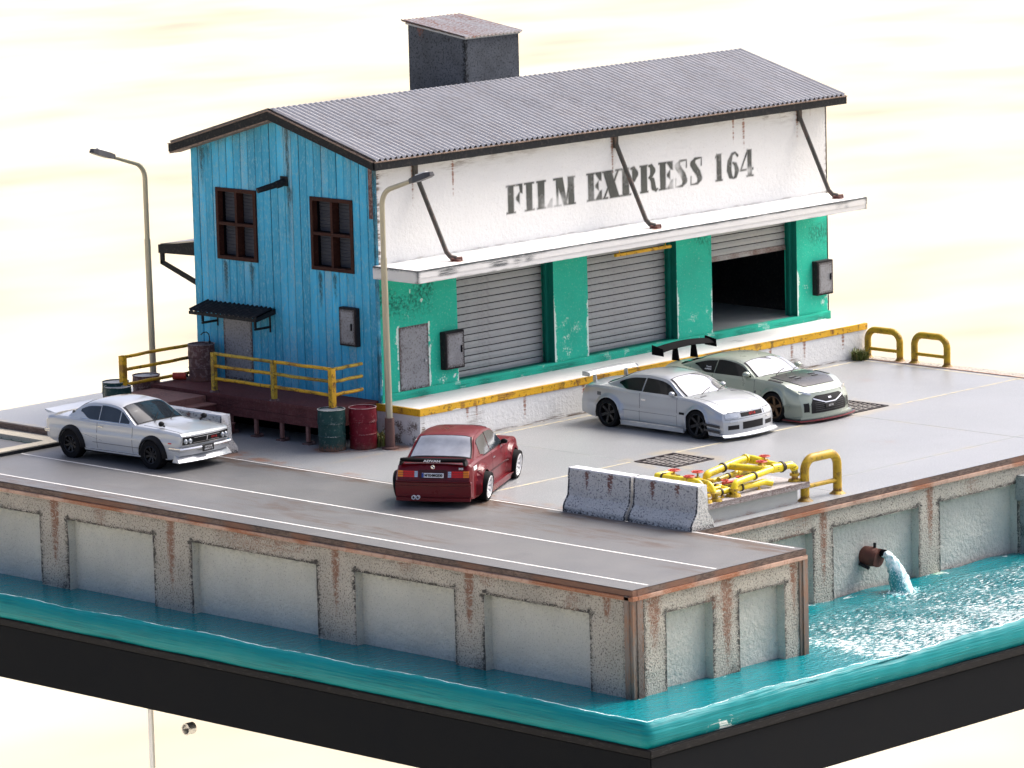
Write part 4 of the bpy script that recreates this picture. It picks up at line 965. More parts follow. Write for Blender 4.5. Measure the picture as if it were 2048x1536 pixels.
# ================================================================ timber platform and steps
pf = thing('timber_platform', (-.8,3.0,0), 'dark red-brown timber landing with steps along the foot of the blue gable', 'platform')
da = lambda P: dict(dirt=.45*vnoise(P*np.array([1,1,1]),3,140)*(P[:,2] < .87)+.3*np.exp(-np.abs(P[:,0]+.03)/.1), chip=.42*np.exp(-np.abs(P[:,0]+1.55)/.02)*vnoise(P,7,141))
DX = -1.55
g = MB(); g.sbox((DX,.06,.80),(-.04,6.1,.88),.08); g.build('deck', MATS['wood_deck'], pf, attrs=da)
g = MB(); g.sbox((DX+.02,.06,.62),(DX+.12,6.1,.795),.08); g.build('beam', MATS['wood_deck'], pf, attrs=da)
g = MB(); g.sbox((DX+.005,.06,.42),(DX+.11,6.1,.615),.08); g.build('beam', MATS['wood_deck'], pf, attrs=da)
g = MB(); g.sbox((DX+.12,.06,.45),(-.05,.14,.795),.1); g.build('beam', MATS['wood_deck'], pf)
for y in (.2,.86,1.72,2.58,3.42):
    g = MB(); g.box((DX+.03,y-.045,.06),(DX+.10,y+.045,.42)); p = g.build('post', MATS['wood_light'], pf, bevel=.006)
    g = MB(); g.box((DX-.03,y-.11,.0),(DX+.18,y+.11,.035)); g.lathe([(0,.09),(.05,.07),(.06,.03)], (DX+.16,y-.05,0), 'z', 8); g.build('foot', MATS['drum_rust'], p)
g = MB(); g.box((-.5,.15,.0),(-.05,6.0,.8)); g.build('back_panel', MATS['black_gap'], pf)
# steps run down towards the drums, in front of the deck
sx0, sx1 = -3.05, -1.56
zs_ = [.80,.62,.43,.24]; ys_ = [4.18,3.86,3.55,3.24]
for i, (z, y) in enumerate(zip(zs_, ys_)):
    yend = 6.0 if i == 0 else ys_[i-1]
    g = MB(); g.sbox((sx0,y,z-.19),(sx1,yend-.002,z),.12); g.build('step', MATS['wood_light' if i == 0 else 'wood_deck'], pf, attrs=lambda P: dict(dirt=.35*vnoise(P,3,142)), bevel=.006)
for i, (z, y) in enumerate(zip(zs_[1:], ys_[1:])):
    g = MB(); g.sbox((sx0-.01,y-.03,z),(sx1+.005,ys_[i]-.004,z+.03),.12); g.build('tread', MATS['wood_light'], pf)
g = MB(); g.box((sx0+.05,3.6,.0),(sx1-.04,5.9,.42)); g.build('stringer', MATS['wood_deck'], pf)
# ================================================================ railings
def rail_post(g, x, y, z0, z1, s=.055): g.box((x-s,y-s,z0),(x+s,y+s,z1))
ra = lambda P: dict(rust=.55*smooth01((vnoise(P,5,150)-.55)*4), dirt=.5*smooth01((vnoise(P,9,151)-.6)*4))
def railing(label, posts, rails, mats, root):
    t = thing('yellow_railing', root, label, 'railing', 'yellow railings of the timber platform')
    for (x, y, z0, z1, s, m_) in posts:
        g = MB(); rail_post(g, x, y, z0, z1, s); g.sbox((x-s-.002,y-s-.002,z0+.02),(x+s+.002,y+s+.002,z1),.06); p = g.build('post', MATS[m_], t, attrs=ra)
        g = MB(); g.lathe([(0,.05),(.10,.035),(.12,0)], (x,y,z0), 'z', 8); g.build('foot', MATS['drum_rust'], p)
    for a, b, m_ in rails:
        g = MB(); P = [tuple(np.array(a)*(1-t_)+np.array(b)*t_+np.array([0,0,random.uniform(-.008,.008)])) for t_ in np.linspace(0,1,7)]
        g.tube(P, .040, 8); g.build('rail', MATS[m_], t, attrs=ra, smooth=60)
zz = [(1.00,1.38,1.78)]
railing('yellow railing with three bars at the far left end of the platform', [(-2.42,6.05,.80,1.66,.065,'yellow_paint'),(-.25,6.12,.86,1.66,.04,'yellow_paint')],
        [((-2.38,6.05,z),(-.22,6.12,z),'yellow_paint') for z in (1.63,1.33,.98)], None, (-1.3,6.1,.85))
YR = 'yellow_old'
railing('weathered yellow railing with three posts along the front edge of the platform', [(-1.42,4.03,.88,1.80,.05,YR),(-1.42,2.02,.88,1.80,.05,YR),(-1.42,-.20+.3,.88,1.80,.06,'yellow_paint')],
        [((-1.42,4.03,z),(-1.42,2.02,z),YR if z > 1.6 else 'yellow_paint') for z in (1.77,1.49,1.19)]+[((-1.42,2.02,z),(-1.42,.1,z),'yellow_paint' if z > 1.6 or z < 1.3 else YR) for z in (1.77,1.49,1.19)]+
        [((-1.42,.1,z),(-.45,.14,z),YR if z > 1.3 else 'yellow_paint') for z in (1.77,1.49,1.19)], None, (-1.42,2,.88))

# ================================================================ drums
def drum(loc, r, h, m_, label, lid=None, tilt=0, grp='oil drums', grime=.6, name='oil_drum'):
    t = thing(name, loc, label, 'drum', grp)
    prof = [(0,.0),(r*.97,0),(r,.012),(r,.04),(r*.985,.05)]
    for c in (.36, .66): prof += [(r*.985,h*c-.02),(r*1.03,h*c-.006),(r*1.03,h*c+.006),(r*.985,h*c+.02)]
    prof2 = []
    for (a, b), (c, d) in zip(prof[:-1], prof[1:]):
        n = max(1, int(abs(d-b)/.05)); prof2 += [(a+(c-a)*k/n, b+(d-b)*k/n) for k in range(n)]
    prof2 += [(r*.985,h-.03),(r*1.02,h-.02),(r*1.02,h),(r*.96,h),(r*.96,h-.03)]
    g = MB(); g.lathe(prof2, loc, 'z', 36)
    x0, y0, z0 = loc
    at = lambda P: dict(rust=grime*1.2*np.exp(-((P[:,2]-z0)/.13))*(.5+vnoise(P,6,160)), chip=.62*np.exp(-np.minimum(np.minimum(np.abs(P[:,2]-z0-h*.36),np.abs(P[:,2]-z0-h*.66)),np.abs(P[:,2]-z0-h))/.012)*(.5+.7*vnoise(P,7,161)))
    g.build('body', MATS[m_], t, attrs=at, smooth=35)
    g = MB(); g.disc((x0,y0,z0+h-.028), r*.965, 'z', 36); g.lathe([(0,.0),(.035,0),(.035,.02),(0,.02)], (x0+r*.5,y0,z0+h-.028), 'z', 10); g.build('lid', MATS[lid or m_], t, attrs=lambda P: dict(chip=.3*vnoise(P,6,162)))
    return t
drum((-1.62,-.06,0), .31, .93, 'drum_green', 'dark green oil drum with pale rim, in front of the platform end', lid='plinth_grey')
drum((-1.02,-.44,0), .31, .93, 'drum_red', 'dark red oil drum beside the green one, next to the lamp post')
dr = drum((-.46,5.52,.88), .31, .86, 'drum_rust', 'rust-brown drum with a little bent tap on the platform left of the door')
g = MB(); g.tube([(-.30,5.40,1.72),(-.30,5.40,1.86),(-.31,5.41,1.95),(-.34,5.45,2.0),(-.38,5.52,1.99),(-.41,5.58,1.93)], .013, 6); g.lathe([(0,0),(.03,0),(.03,.05),(0,.06)], (-.30,5.40,1.74), 'z', 8); g.build('tap', MATS['dark_trim'], dr)
drum((-2.45,6.30,.25), .31, .80, 'drum_green', 'grey-lidded green drum at far left, rear one of a touching pair', lid='drum_lid')
drum((-2.66,5.98+.0,.25), .31, .74, 'drum_green', 'grey-lidded green drum at the far left railing post, in front of its twin', lid='drum_lid')
drum((-1.32,6.52,.25), .32, .78, 'drum_rust', 'brown drum with a pale lid behind the bottom bar of the left railing', lid='drum_lid')
t = thing('red_canister', (-.80,5.98,.88), 'small bright red canister lying on the platform left of the rust-brown drum', 'canister')
g = MB(); g.tube([(-.86,6.10,.97),(-.66,5.86,.97)], .085, 16); g.build('canister_body', MATS['valve_red'], t, smooth=50)
g = MB(); g.tube([(-.655,5.855,.97),(-.63,5.825,.97)], .03, 10); g.build('cap', MATS['dark_trim'], t, smooth=50)

# ================================================================ street lamps
def street_lamp(x, y, z0, adir, zj, zb, label, sleeve=True, dz=.0):
    t = thing('street_lamp', (x,y,z0), label, 'street lamp', 'street lamps beside the shed')
    ax, ay = adir
    if sleeve:
        g = MB(); g.lathe([(0,.0),(.19,.0),(.19,.035),(.11,.05),(.105,.70),(.06,.70)], (x,y,z0), 'z', 16); g.build('base_sleeve', MATS['sleeve_brown'], t, smooth=35)
    g = MB(); g.tube([(x,y,z0),(x-.03,y,zj)], [.08,.072], 12); g.build('lower_pole', MATS['lamp_pole'], t, smooth=50)
    pts = [(x-.03,y,zj-.02)]; pts += [(x-.03,y,zb-.25)]
    for k in range(1, 8):
        a = k/7*R(68); rad = .42
        pts.append((x-.03+ax*rad*(1-math.cos(a)), y+ay*rad*(1-math.cos(a)), zb-.25+rad*math.sin(a)))
    e = pts[-1]; l = .78
    pts.append((e[0]+ax*l*.93, e[1]+ay*l*.93, e[2]+l*.30))
    g = MB(); g.tube(pts, [.06]*(len(pts)-1)+[.052], 10); g.build('arm', MATS['lamp_pole'], t, smooth=60)
    e = Vector(pts[-1]); d = Vector((ax*.93, ay*.93, .30)).normalized(); s = Vector((-ay, ax, 0)); u = d.cross(s); u = u if u.z > 0 else -u
    g = MB(); V = []
    for (q, wd, up, dn) in ((-.08,.06,.06,.05),(.10,.12,.07,.07),(.50,.12,.065,.065),(.64,.08,.04,.05)):
        c = e+d*q; V += [c-s*wd-u*dn, c+s*wd-u*dn, c+s*wd*.7+u*up, c-s*wd*.7+u*up]
    F = [(0,3,2,1),(12,13,14,15)]
    for k in range(3):
        for j in range(4): F.append((k*4+j, k*4+(j+1) % 4, (k+1)*4+(j+1) % 4, (k+1)*4+j))
    g.add(V, F); h = g.build('lamp_head', MATS['lamp_dark'], t, bevel=.01)
    g = MB(); c0 = e+d*.16+u*.075; c1 = e+d*.48+u*.07
    g.add([c0-s*.05, c1-s*.05, c1+s*.05, c0+s*.05, c0-s*.04+u*.02, c1-s*.04+u*.02, c1+s*.04+u*.02, c0+s*.04+u*.02], [(0,1,2,3),(4,7,6,5),(0,4,5,1),(1,5,6,2),(2,6,7,3),(3,7,4,0)]); g.build('top_cover', MATS['lamp_lens'], h)
street_lamp(-.75,-1.02,0, (0,-1), 4.3, 5.72, 'pale metal street lamp with brown base sleeve standing by the white dock corner')
street_lamp(-.80,6.85,.25, (-1,0), 4.14, 5.80, 'pale metal street lamp behind the left end of the timber platform', sleeve=True)

# ================================================================ concrete barriers
def barrier(loc, rz, ln, label, rusts, grp='concrete road barriers'):
    t = thing('concrete_barrier', loc, label, 'barrier', grp, rz)
    prof = [(-.33,0),(-.33,.10),(-.30,.17),(-.17,.33),(-.125,.90),(.125,.90),(.17,.33),(.30,.17),(.33,.10),(.33,0)]
    n = int(ln/.06); g = MB(); V = []; F = []; xs = np.unique(np.round(np.concatenate([np.linspace(-ln/2, ln/2, n+1), [-ln/2+.015,-ln/2+.03,-ln/2+.05,ln/2-.015,ln/2-.03,ln/2-.05]]),4)); n = len(xs)-1
    pp = []
    for (a, b), (c, d) in zip(prof[:-1], prof[1:]):
        m_ = max(1, int(math.hypot(c-a, d-b)/.06)); pp += [(a+(c-a)*k/m_, b+(d-b)*k/m_) for k in range(m_)]
    pp.append(prof[-1]); k = len(pp)
    for x in xs: V += [(x, p[0], p[1]) for p in pp]
    for i in range(n):
        for j in range(k-1): F.append((i*k+j, (i+1)*k+j, (i+1)*k+j+1, i*k+j+1))
    F += [tuple(range(k)), tuple(n*k+j for j in range(k-1,-1,-1))]
    g.add(V, F); g.v = [tuple(p) for p in np.array(g.v)+(vnoise(np.array(g.v), 7, 170)-.5)[:,None]*.012]
    def at(P):
        e = ln/2-np.abs(P[:,0]); nz = vnoise(P, 2, 171)
        d = 1.5*np.exp(-((e-.028)/.016)**2)*(P[:,2] < .89)+.55*np.exp(-P[:,2]/.07)*(.3+nz)+.50*np.exp(-np.abs(P[:,2]-.88)/.02)*(np.abs(P[:,1]) > .11)*vnoise(P,5,172)  # first term: dark end bands painted for shade between barriers; rest is grime
        r = streaks(P[:,0], P[:,2], rusts, .87)*(np.abs(P[:,1]) > .1)
        return dict(dirt=d*(P[:,2] < .895), rust=r, chip=.9*(P[:,2] > .895))
    g.build('barrier_body', MATS['barrier'], t, attrs=at, world=False)
    return t
barrier((-3.40,-10.07,0), R(90), 1.77, 'left one of two grey concrete barriers beside the yellow pipes', [(.35,.06,.5,.9),(-.30,.07,.55,1.2)])
barrier((-3.40,-11.91,0), R(90), 1.77, 'right one of two grey concrete barriers, its end against the pipe plinth', [(.35,.07,.5,1.0),(-.32,.06,.35,1.1)])
barrier((-3.45,2.42,0), R(90), 2.0, 'grey concrete barrier behind the silver classic coupe at the foot of the steps', [(.1,.06,.5,.9),(-.35,.06,.5,.9)])

# ================================================================ tubular guard loops
def loop_rail(loc, rz, wd, h, r, m_, label):
    t = thing('tubular_guard_rail', loc, label, 'guard rail', 'yellow tube guard loops', rz)
    rc = .26; pts = [(-wd/2,0,0),(-wd/2,0,.15),(-wd/2,0,h-rc-r)]
    for k in range(1, 8): a = k/8*math.pi/2; pts.append((-wd/2+rc-rc*math.cos(a), 0, h-rc-r+rc*math.sin(a)))
    pts.append((-wd/2+rc,0,h-r)); pts += [(-p[0],0,p[2]) for p in pts[::-1]]
    P2 = []
    for a, b in zip(pts[:-1], pts[1:]):
        n = max(1, int((Vector(b)-Vector(a)).length/.08)); P2 += [tuple(Vector(a).lerp(Vector(b), k/n)) for k in range(n)]
    P2.append(pts[-1])
    g = MB(); g.tube(P2, r, 16)
    at = lambda P: dict(rust=.75*np.exp(-P[:,2]/.10)*(.4+vnoise(P,6,180))+.35*smooth01((vnoise(P,4,181)-.6)*4), dirt=.6*np.exp(-P[:,2]/.05)+.35*smooth01((vnoise(P*np.array([1,1,5]),4,182)-.62)*5))
    g.build('loop_tube', MATS[m_], t, attrs=at, smooth=60, world=False)
    g = MB(); g.tube([(-wd/2,0,h*.30),(wd/2,0,h*.30)], r*.52, 12); g.build('cross_bar', MATS[m_], t, attrs=at, smooth=60, world=False)
    for s in (-1, 1):
        g = MB(); g.lathe([(0,.06),(r*1.15,.06),(r*1.4,.03),(r*1.9,.0)], (s*wd/2,0,0), 'z', 14); g.build('foot', MATS['yellow_old'], t, attrs=lambda P: dict(rust=.9*vnoise(P,9,183), dirt=.6*vnoise(P,12,184)), smooth=40, world=False)
loop_rail((.66,-12.45,0), 0, 1.04, .97, .095, 'yellow_olive', 'yellow tube loop at the quay edge right of the pipe plinth')
loop_rail((15.15,-2.05,0), R(90), 1.02, .80, .085, 'yellow_olive', 'yellow tube loop standing at the far end of the white dock')
loop_rail((15.15,-3.53,0), R(90), 1.02, .80, .085, 'yellow_olive', 'yellow tube loop on the yard edge, right one of the far pair')

# ================================================================ plinth with pipework
pl = thing('concrete_plinth', (-1.5,-11.9,0), 'low grey concrete plinth with overhanging slab under the yellow pipes', 'plinth')
g = MB(); g.sbox((-2.93,-12.5,0),(-.15,-11.0,.30),.1); g.build('plinth_body', MATS['plinth_grey'], pl, attrs=lambda P: dict(rust=.5*np.exp(-P[:,2]/.05)*vnoise(P,3,190)))
g = MB(); g.sbox((-3.02,-12.58,.30),(.16,-10.9,.42),.06); g.build('plinth_cap', MATS['plinth_cap'], pl, attrs=lambda P: dict(dirt=.62*np.exp(-np.abs(P[:,2]-.415)/.02)*(P[:,1] < -12.57)*vnoise(P,4,191)+.4*np.exp(-np.minimum(np.abs(P[:,1]+12.58),np.abs(P[:,0]+3.02))/.04)), bevel=.008)
pm = thing('pipe_manifold', (-1.6,-11.9,.42), 'bright yellow maze of pipes, elbows and red hand wheels on the concrete plinth', 'pipework')
ZP = .42
def curve(pts, rr=.16):
    out = [Vector(pts[0])]
    for a, b, c in zip(pts[:-2], pts[1:-1], pts[2:]):
        a, b, c = Vector(a), Vector(b), Vector(c); u = (a-b).normalized(); v = (c-b).normalized(); q = min(rr, (a-b).length*.48, (c-b).length*.48)
        for k in range(7):
            t_ = k/6; out.append((b+u*q)*(1-t_)**2 + b*2*t_*(1-t_) + (b+v*q)*t_**2)
    out.append(Vector(pts[-1])); return [tuple(p) for p in out]
def LZ(z): return ZP+(z-ZP)*.62
def pipe(pts, r=.075, grime=.3, bands=()):
    r = r*.86; pts = [(p[0],p[1],LZ(p[2])) for p in pts]; g = MB(); c = curve(pts, .13); g.tube(c, r, 14)
    def at(P): return dict(dirt=(grime+.1)*smooth01((vnoise(P,6,200)-.45)*3)+.7*np.exp(-(P[:,2]-ZP)/.06), rust=.35*grime*vnoise(P,9,201)+.5*np.exp(-(P[:,2]-ZP)/.03))
    p = g.build('pipe', MATS['yellow_pipe'], pm, attrs=at, smooth=50)
    V = [Vector(q) for q in c]; L = [0]
    for a, b in zip(V[:-1], V[1:]): L.append(L[-1]+(b-a).length)
    for f in bands:
        s = f*L[-1]; i = max(j for j in range(len(L)) if L[j] <= s+1e-6); i = min(i, len(V)-2); t_ = (s-L[i])/max(1e-6, L[i+1]-L[i]); c0 = V[i].lerp(V[i+1], t_); d = (V[i+1]-V[i]).normalized()
        g = MB(); g.tube([c0-d*.022, c0+d*.022], r*1.28, 14); g.build('flange', MATS['yellow_pipe' if f > .5 else 'pipe_band'], p, smooth=50)
    return p
def foot(x, y, r=.075):
    g = MB(); g.lathe([(0,.05),(r*1.5,.05),(r*1.7,.0)], (x,y,ZP), 'z', 14); g.lathe([(0,.17),(r*1.25,.17),(r*1.25,.12),(0,.12)], (x,y,ZP), 'z', 14); g.build('pipe_foot', MATS['yellow_old'], pm, smooth=40)
def valve(x, y, z, h=.2, r=.12):
    z = LZ(z)-.02; h *= .72; r *= .9; g = MB(); g.tube([(x,y,z),(x,y,z+h*.5)], [.07,.05], 10); g.tube([(x,y,z+h*.5),(x,y,z+h)], .02, 8); g.tube([(x-.05,y+.05,z+.08),(x+.06,y-.06,z+.02)], .05, 8)
    v = g.build('valve', MATS['yellow_old'], pm, smooth=50)
    g = MB(); g.lathe([(r-.018,0),(r,-.014),(r+.018,0),(r,.014),(r-.018,0)], (x,y,z+h), 'z', 20); g.box((x-r,y-.012,z+h-.01),(x+r,y+.012,z+h+.01)); g.box((x-.012,y-r,z+h-.012),(x+.012,y+r,z+h+.012)); g.lathe([(0,.02),(.03,.02),(.03,-.02),(0,-.02)], (x,y,z+h), 'z', 10)
    g.build('hand_wheel', MATS['valve_red'], v, smooth=50)
# two long pipes parallel to the barrier, bending down at the near end
pipe([(-2.86,-11.05,1.06),(-2.86,-12.25,1.06),(-2.86,-12.40,.42)], .085, .6, (.12,)); foot(-2.86,-12.40,.08)
pipe([(-2.40,-11.05,1.06),(-2.86,-11.05,1.06)], .085)
pipe([(-2.60,-10.98,.98),(-2.60,-12.28,.98),(-2.60,-12.45,.42)], .075, .3, (.25,.62)); foot(-2.60,-12.45)
valve(-2.86,-11.95,1.02,.2,.12); valve(-2.60,-11.30,1.0,.24,.13); valve(-2.22,-11.60,.84,.30,.13)
pipe([(-2.60,-11.60,.72),(-2.20,-11.60,.72),(-1.95,-11.60,.72)], .08, .3, (.4,))
# low run along the front
pipe([(-2.52,-12.30,.62),(-1.2,-12.30,.62),(-.95,-12.30,.64),(-.80,-12.38,.55)], .075, .15, (.12,.3,.48))
# riser on the front row, going up and along to the right end with collars
pipe([(-2.02,-12.42,.42),(-2.02,-12.42,.86),(-.55,-12.22,.98),(.0,-12.20,.98)], .082, .25, (.42,.78)); foot(-2.02,-12.42,.085)
pipe([(-.62,-12.22,.98),(.0,-12.30,.98),(.0,-12.30,.42)], .08, .75, (.12,.35,.7)); foot(.0,-12.30,.085)
g = MB(); g.tube([(-.62,-12.21,LZ(.98)),(-.36,-12.24,LZ(.98))], .10, 16); g.build('coupling', MATS['yellow_pipe'], pm, smooth=40)
g = MB(); g.tube([(-.37,-12.24,LZ(.98)),(-.33,-12.245,LZ(.98))], .118, 16); g.build('flange', MATS['pipe_band'], pm, smooth=40)
# hump at the back
pipe([(-1.98,-11.62,.66),(-1.98,-11.62,1.0),(-.90,-11.50,1.16),(-.45,-11.42,1.16),(-.40,-11.75,1.10)], .095, .2, (.38,.80))
pipe([(-1.25,-11.52,1.10),(-.85,-12.12,1.0),(-.60,-12.20,.98)], .085, .15)
pipe([(-.50,-11.45,1.10),(-.15,-11.95,.95),(-.30,-12.15,.95)], .075, .15)
pipe([(-1.75,-11.75,.80),(-.95,-11.62,.86),(-.55,-11.60,.86)], .06, .7, (.3,.6))
valve(-.28,-11.72,1.04,.2,.12); valve(-.78,-12.08,1.04,.20,.12)
g = MB(); g.tube(curve([(-1.85,-11.95,.62),(-1.35,-11.95,.60),(-1.1,-11.95,.64)]), .032, 8); g.lathe([(.04,0),(.10,0),(.10,.02),(.04,.02)], (-1.30,-11.95,.66), 'z', 14); g.lathe([(.04,0),(.08,0),(.08,.02),(.04,.02)], (-1.78,-11.95,.66), 'z', 14); g.build('red_branch', MATS['valve_red'], pm, smooth=50)
g = MB(); g.tube([(-2.16,-11.9,.42),(-2.16,-11.9,.74)], .035, 10); g.lathe([(0,.0),(.07,.0),(.07,.05),(0,.05)], (-2.16,-11.9,.70), 'z', 12); g.build('vent_stub', MATS['yellow_old'], pm, smooth=50)
pipe([(-2.40,-11.20,.66),(-2.38,-12.05,.66),(-2.10,-12.10,.66)], .06, .4, (.3,.6)); pipe([(-1.9,-11.35,.60),(-1.1,-11.30,.62),(-.6,-11.35,.66),(-.2,-11.5,.62)], .06, .6, (.2,.5,.7))
pipe([(-2.10,-11.75,.58),(-1.5,-11.80,.60),(-.9,-11.85,.64)], .055, .5, (.35,)); pipe([(-1.98,-11.62,.66),(-1.98,-12.30,.62)], .06, .3, (.4,))
pipe([(-2.75,-11.5,.60),(-2.35,-11.5,.60),(-2.05,-11.62,.72)], .07, .3, (.3,.7))
for x in (-2.28,-2.12,-1.15): 
    g = MB(); g.tube([(x,-12.32,.42),(x,-12.32,.53)], .022, 8); g.lathe([(0,.02),(.05,.02),(.05,0)], (x,-12.32,.42), 'z', 10); g.build('pipe_support', MATS['yellow_old'], pm)

# ================================================================ weeds
def weeds(loc, n, s, label, dry=.3):
    t = thing('weed_tuft', loc, label, 'weeds', 'weed tufts on the yard')
    for mname, k in (('leaf', int(n*(1-dry))), ('leaf_dry', int(n*dry))):
        g = MB()
        for i in range(k):
            a = random.random()*6.28; l = s*random.uniform(.4,1); b = Vector(loc)+Vector((random.gauss(0,s*.22), random.gauss(0,s*.22), 0)); d = Vector((math.cos(a), math.sin(a), 0)); sd_ = Vector((-d.y, d.x, 0))*.014; lean = random.uniform(.2,.9)
            p1 = b+d*l*.3*lean+Vector((0,0,l*.6)); p2 = b+d*l*lean+Vector((0,0,l*random.uniform(.5,1)))
            g.add([b-sd_, b+sd_, p1+sd_, p1-sd_, p2], [(0,1,2,3),(3,2,4)])
        g.build('blades', MATS[mname], t, kind='stuff', fixn=False)
weeds((-.62,-.62,0), 220, .42, 'green and dry weed tuft between the red drum and the lamp base', .5)
weeds((14.75,-1.62,0), 260, .36, 'green weed tuft at the far right foot of the white dock', .25)
# ================================================================ cars
def paint(name, col, metal=.3, rough=.35, coat=1.0, var=.02):
    return mat(name, col, rough, metal=metal, var=var, scale=2, coat=coat, attrs=False, spec=.5 if coat > .3 else .3)
paint('silver_paint', (.43,.455,.475), .40, .32); paint('sage_paint', (.31,.35,.29), .3, .30, .6); paint('classic_silver', (.56,.58,.59), .3, .33); paint('burgundy', (.125,.0012,.006), .0, .30, .12)
mat('car_glass', (.006,.008,.010), .06, var=0, spec=.4, coat=.0, attrs=False)
mat('windscreen', (.50,.52,.54), .08, metal=.8, var=.10, scale=2, stretch=(1,4,1), coat=1.0, attrs=False)
mat('rear_glass', (.42,.44,.47), .12, metal=.6, var=.35, scale=2.2, coat=1.0, attrs=False)
mat('clear_glass', (.035,.045,.055), .05, metal=.2, var=.45, scale=2.0, coat=.2, attrs=False)
mat('tyre', (.007,.007,.008), .8, var=.1, bump=.2, spec=.2, attrs=False)
mat('black_plastic', (.008,.008,.009), .5, var=.1, spec=.25, attrs=False)
mat('carbon', (.016,.016,.018), .3, var=.3, scale=12, coat=.35, attrs=False)
mat('chrome', (.62,.63,.64), .15, metal=.95, var=.03, attrs=False)
mat('rim_black', (.012,.012,.014), .35, metal=.2, var=.1, attrs=False)
mat('rim_bronze', (.15,.09,.05), .35, metal=.6, var=.1, attrs=False)
mat('rim_white', (.78,.78,.78), .35, metal=.1, var=.03, attrs=False)
mat('lamp_glass', (.50,.53,.55), .1, metal=.5, var=.3, scale=12, coat=1, attrs=False)
mat('lamp_red', (.60,.008,.004), .3, var=.15, scale=10, coat=.3, spec=.3, attrs=False)
mat('matte_black', (.005,.005,.006), .85, var=.1, spec=.08, attrs=False)
mat('lamp_amber', (.80,.22,.01), .3, var=.15, coat=.3, spec=.3, attrs=False)
mat('badge_red', (.5,.02,.02), .4, var=0, attrs=False)
mat('print_white', (.82,.82,.82), .5, var=0, attrs=False)
mat('print_black', (.012,.012,.012), .5, var=0, attrs=False)
mat('print_blue', (.02,.06,.30), .5, var=0, attrs=False)
mat('lip_red', (.20,.012,.02), .4, var=.05, coat=.5, attrs=False)
mat('seam', (.10,.105,.11), .6, var=0, attrs=False)
mat('seam_red', (.045,.003,.006), .6, var=0, attrs=False)

def fcurve(pts):
    xs = np.array([p[0] for p in pts], float); ys = np.array([p[1] for p in pts], float); o = np.argsort(xs); xs, ys = xs[o], ys[o]
    # monotone cubic (PCHIP)
    h = np.diff(xs); dl = np.diff(ys)/h; m = np.zeros(len(xs)); m[0] = dl[0]; m[-1] = dl[-1]
    for i in range(1, len(xs)-1):
        if dl[i-1]*dl[i] > 0:
            w1, w2 = 2*h[i]+h[i-1], h[i]+2*h[i-1]; m[i] = (w1+w2)/(w1/dl[i-1]+w2/dl[i])
    def f(x):
        x = np.clip(np.asarray(x, float), xs[0], xs[-1]); i = np.clip(np.searchsorted(xs, x)-1, 0, len(xs)-2)
        t = (x-xs[i])/h[i]
        return (2*t**3-3*t**2+1)*ys[i]+(t**3-2*t**2+t)*h[i]*m[i]+(-2*t**3+3*t**2)*ys[i+1]+(t**3-t**2)*h[i]*m[i+1]
    return f

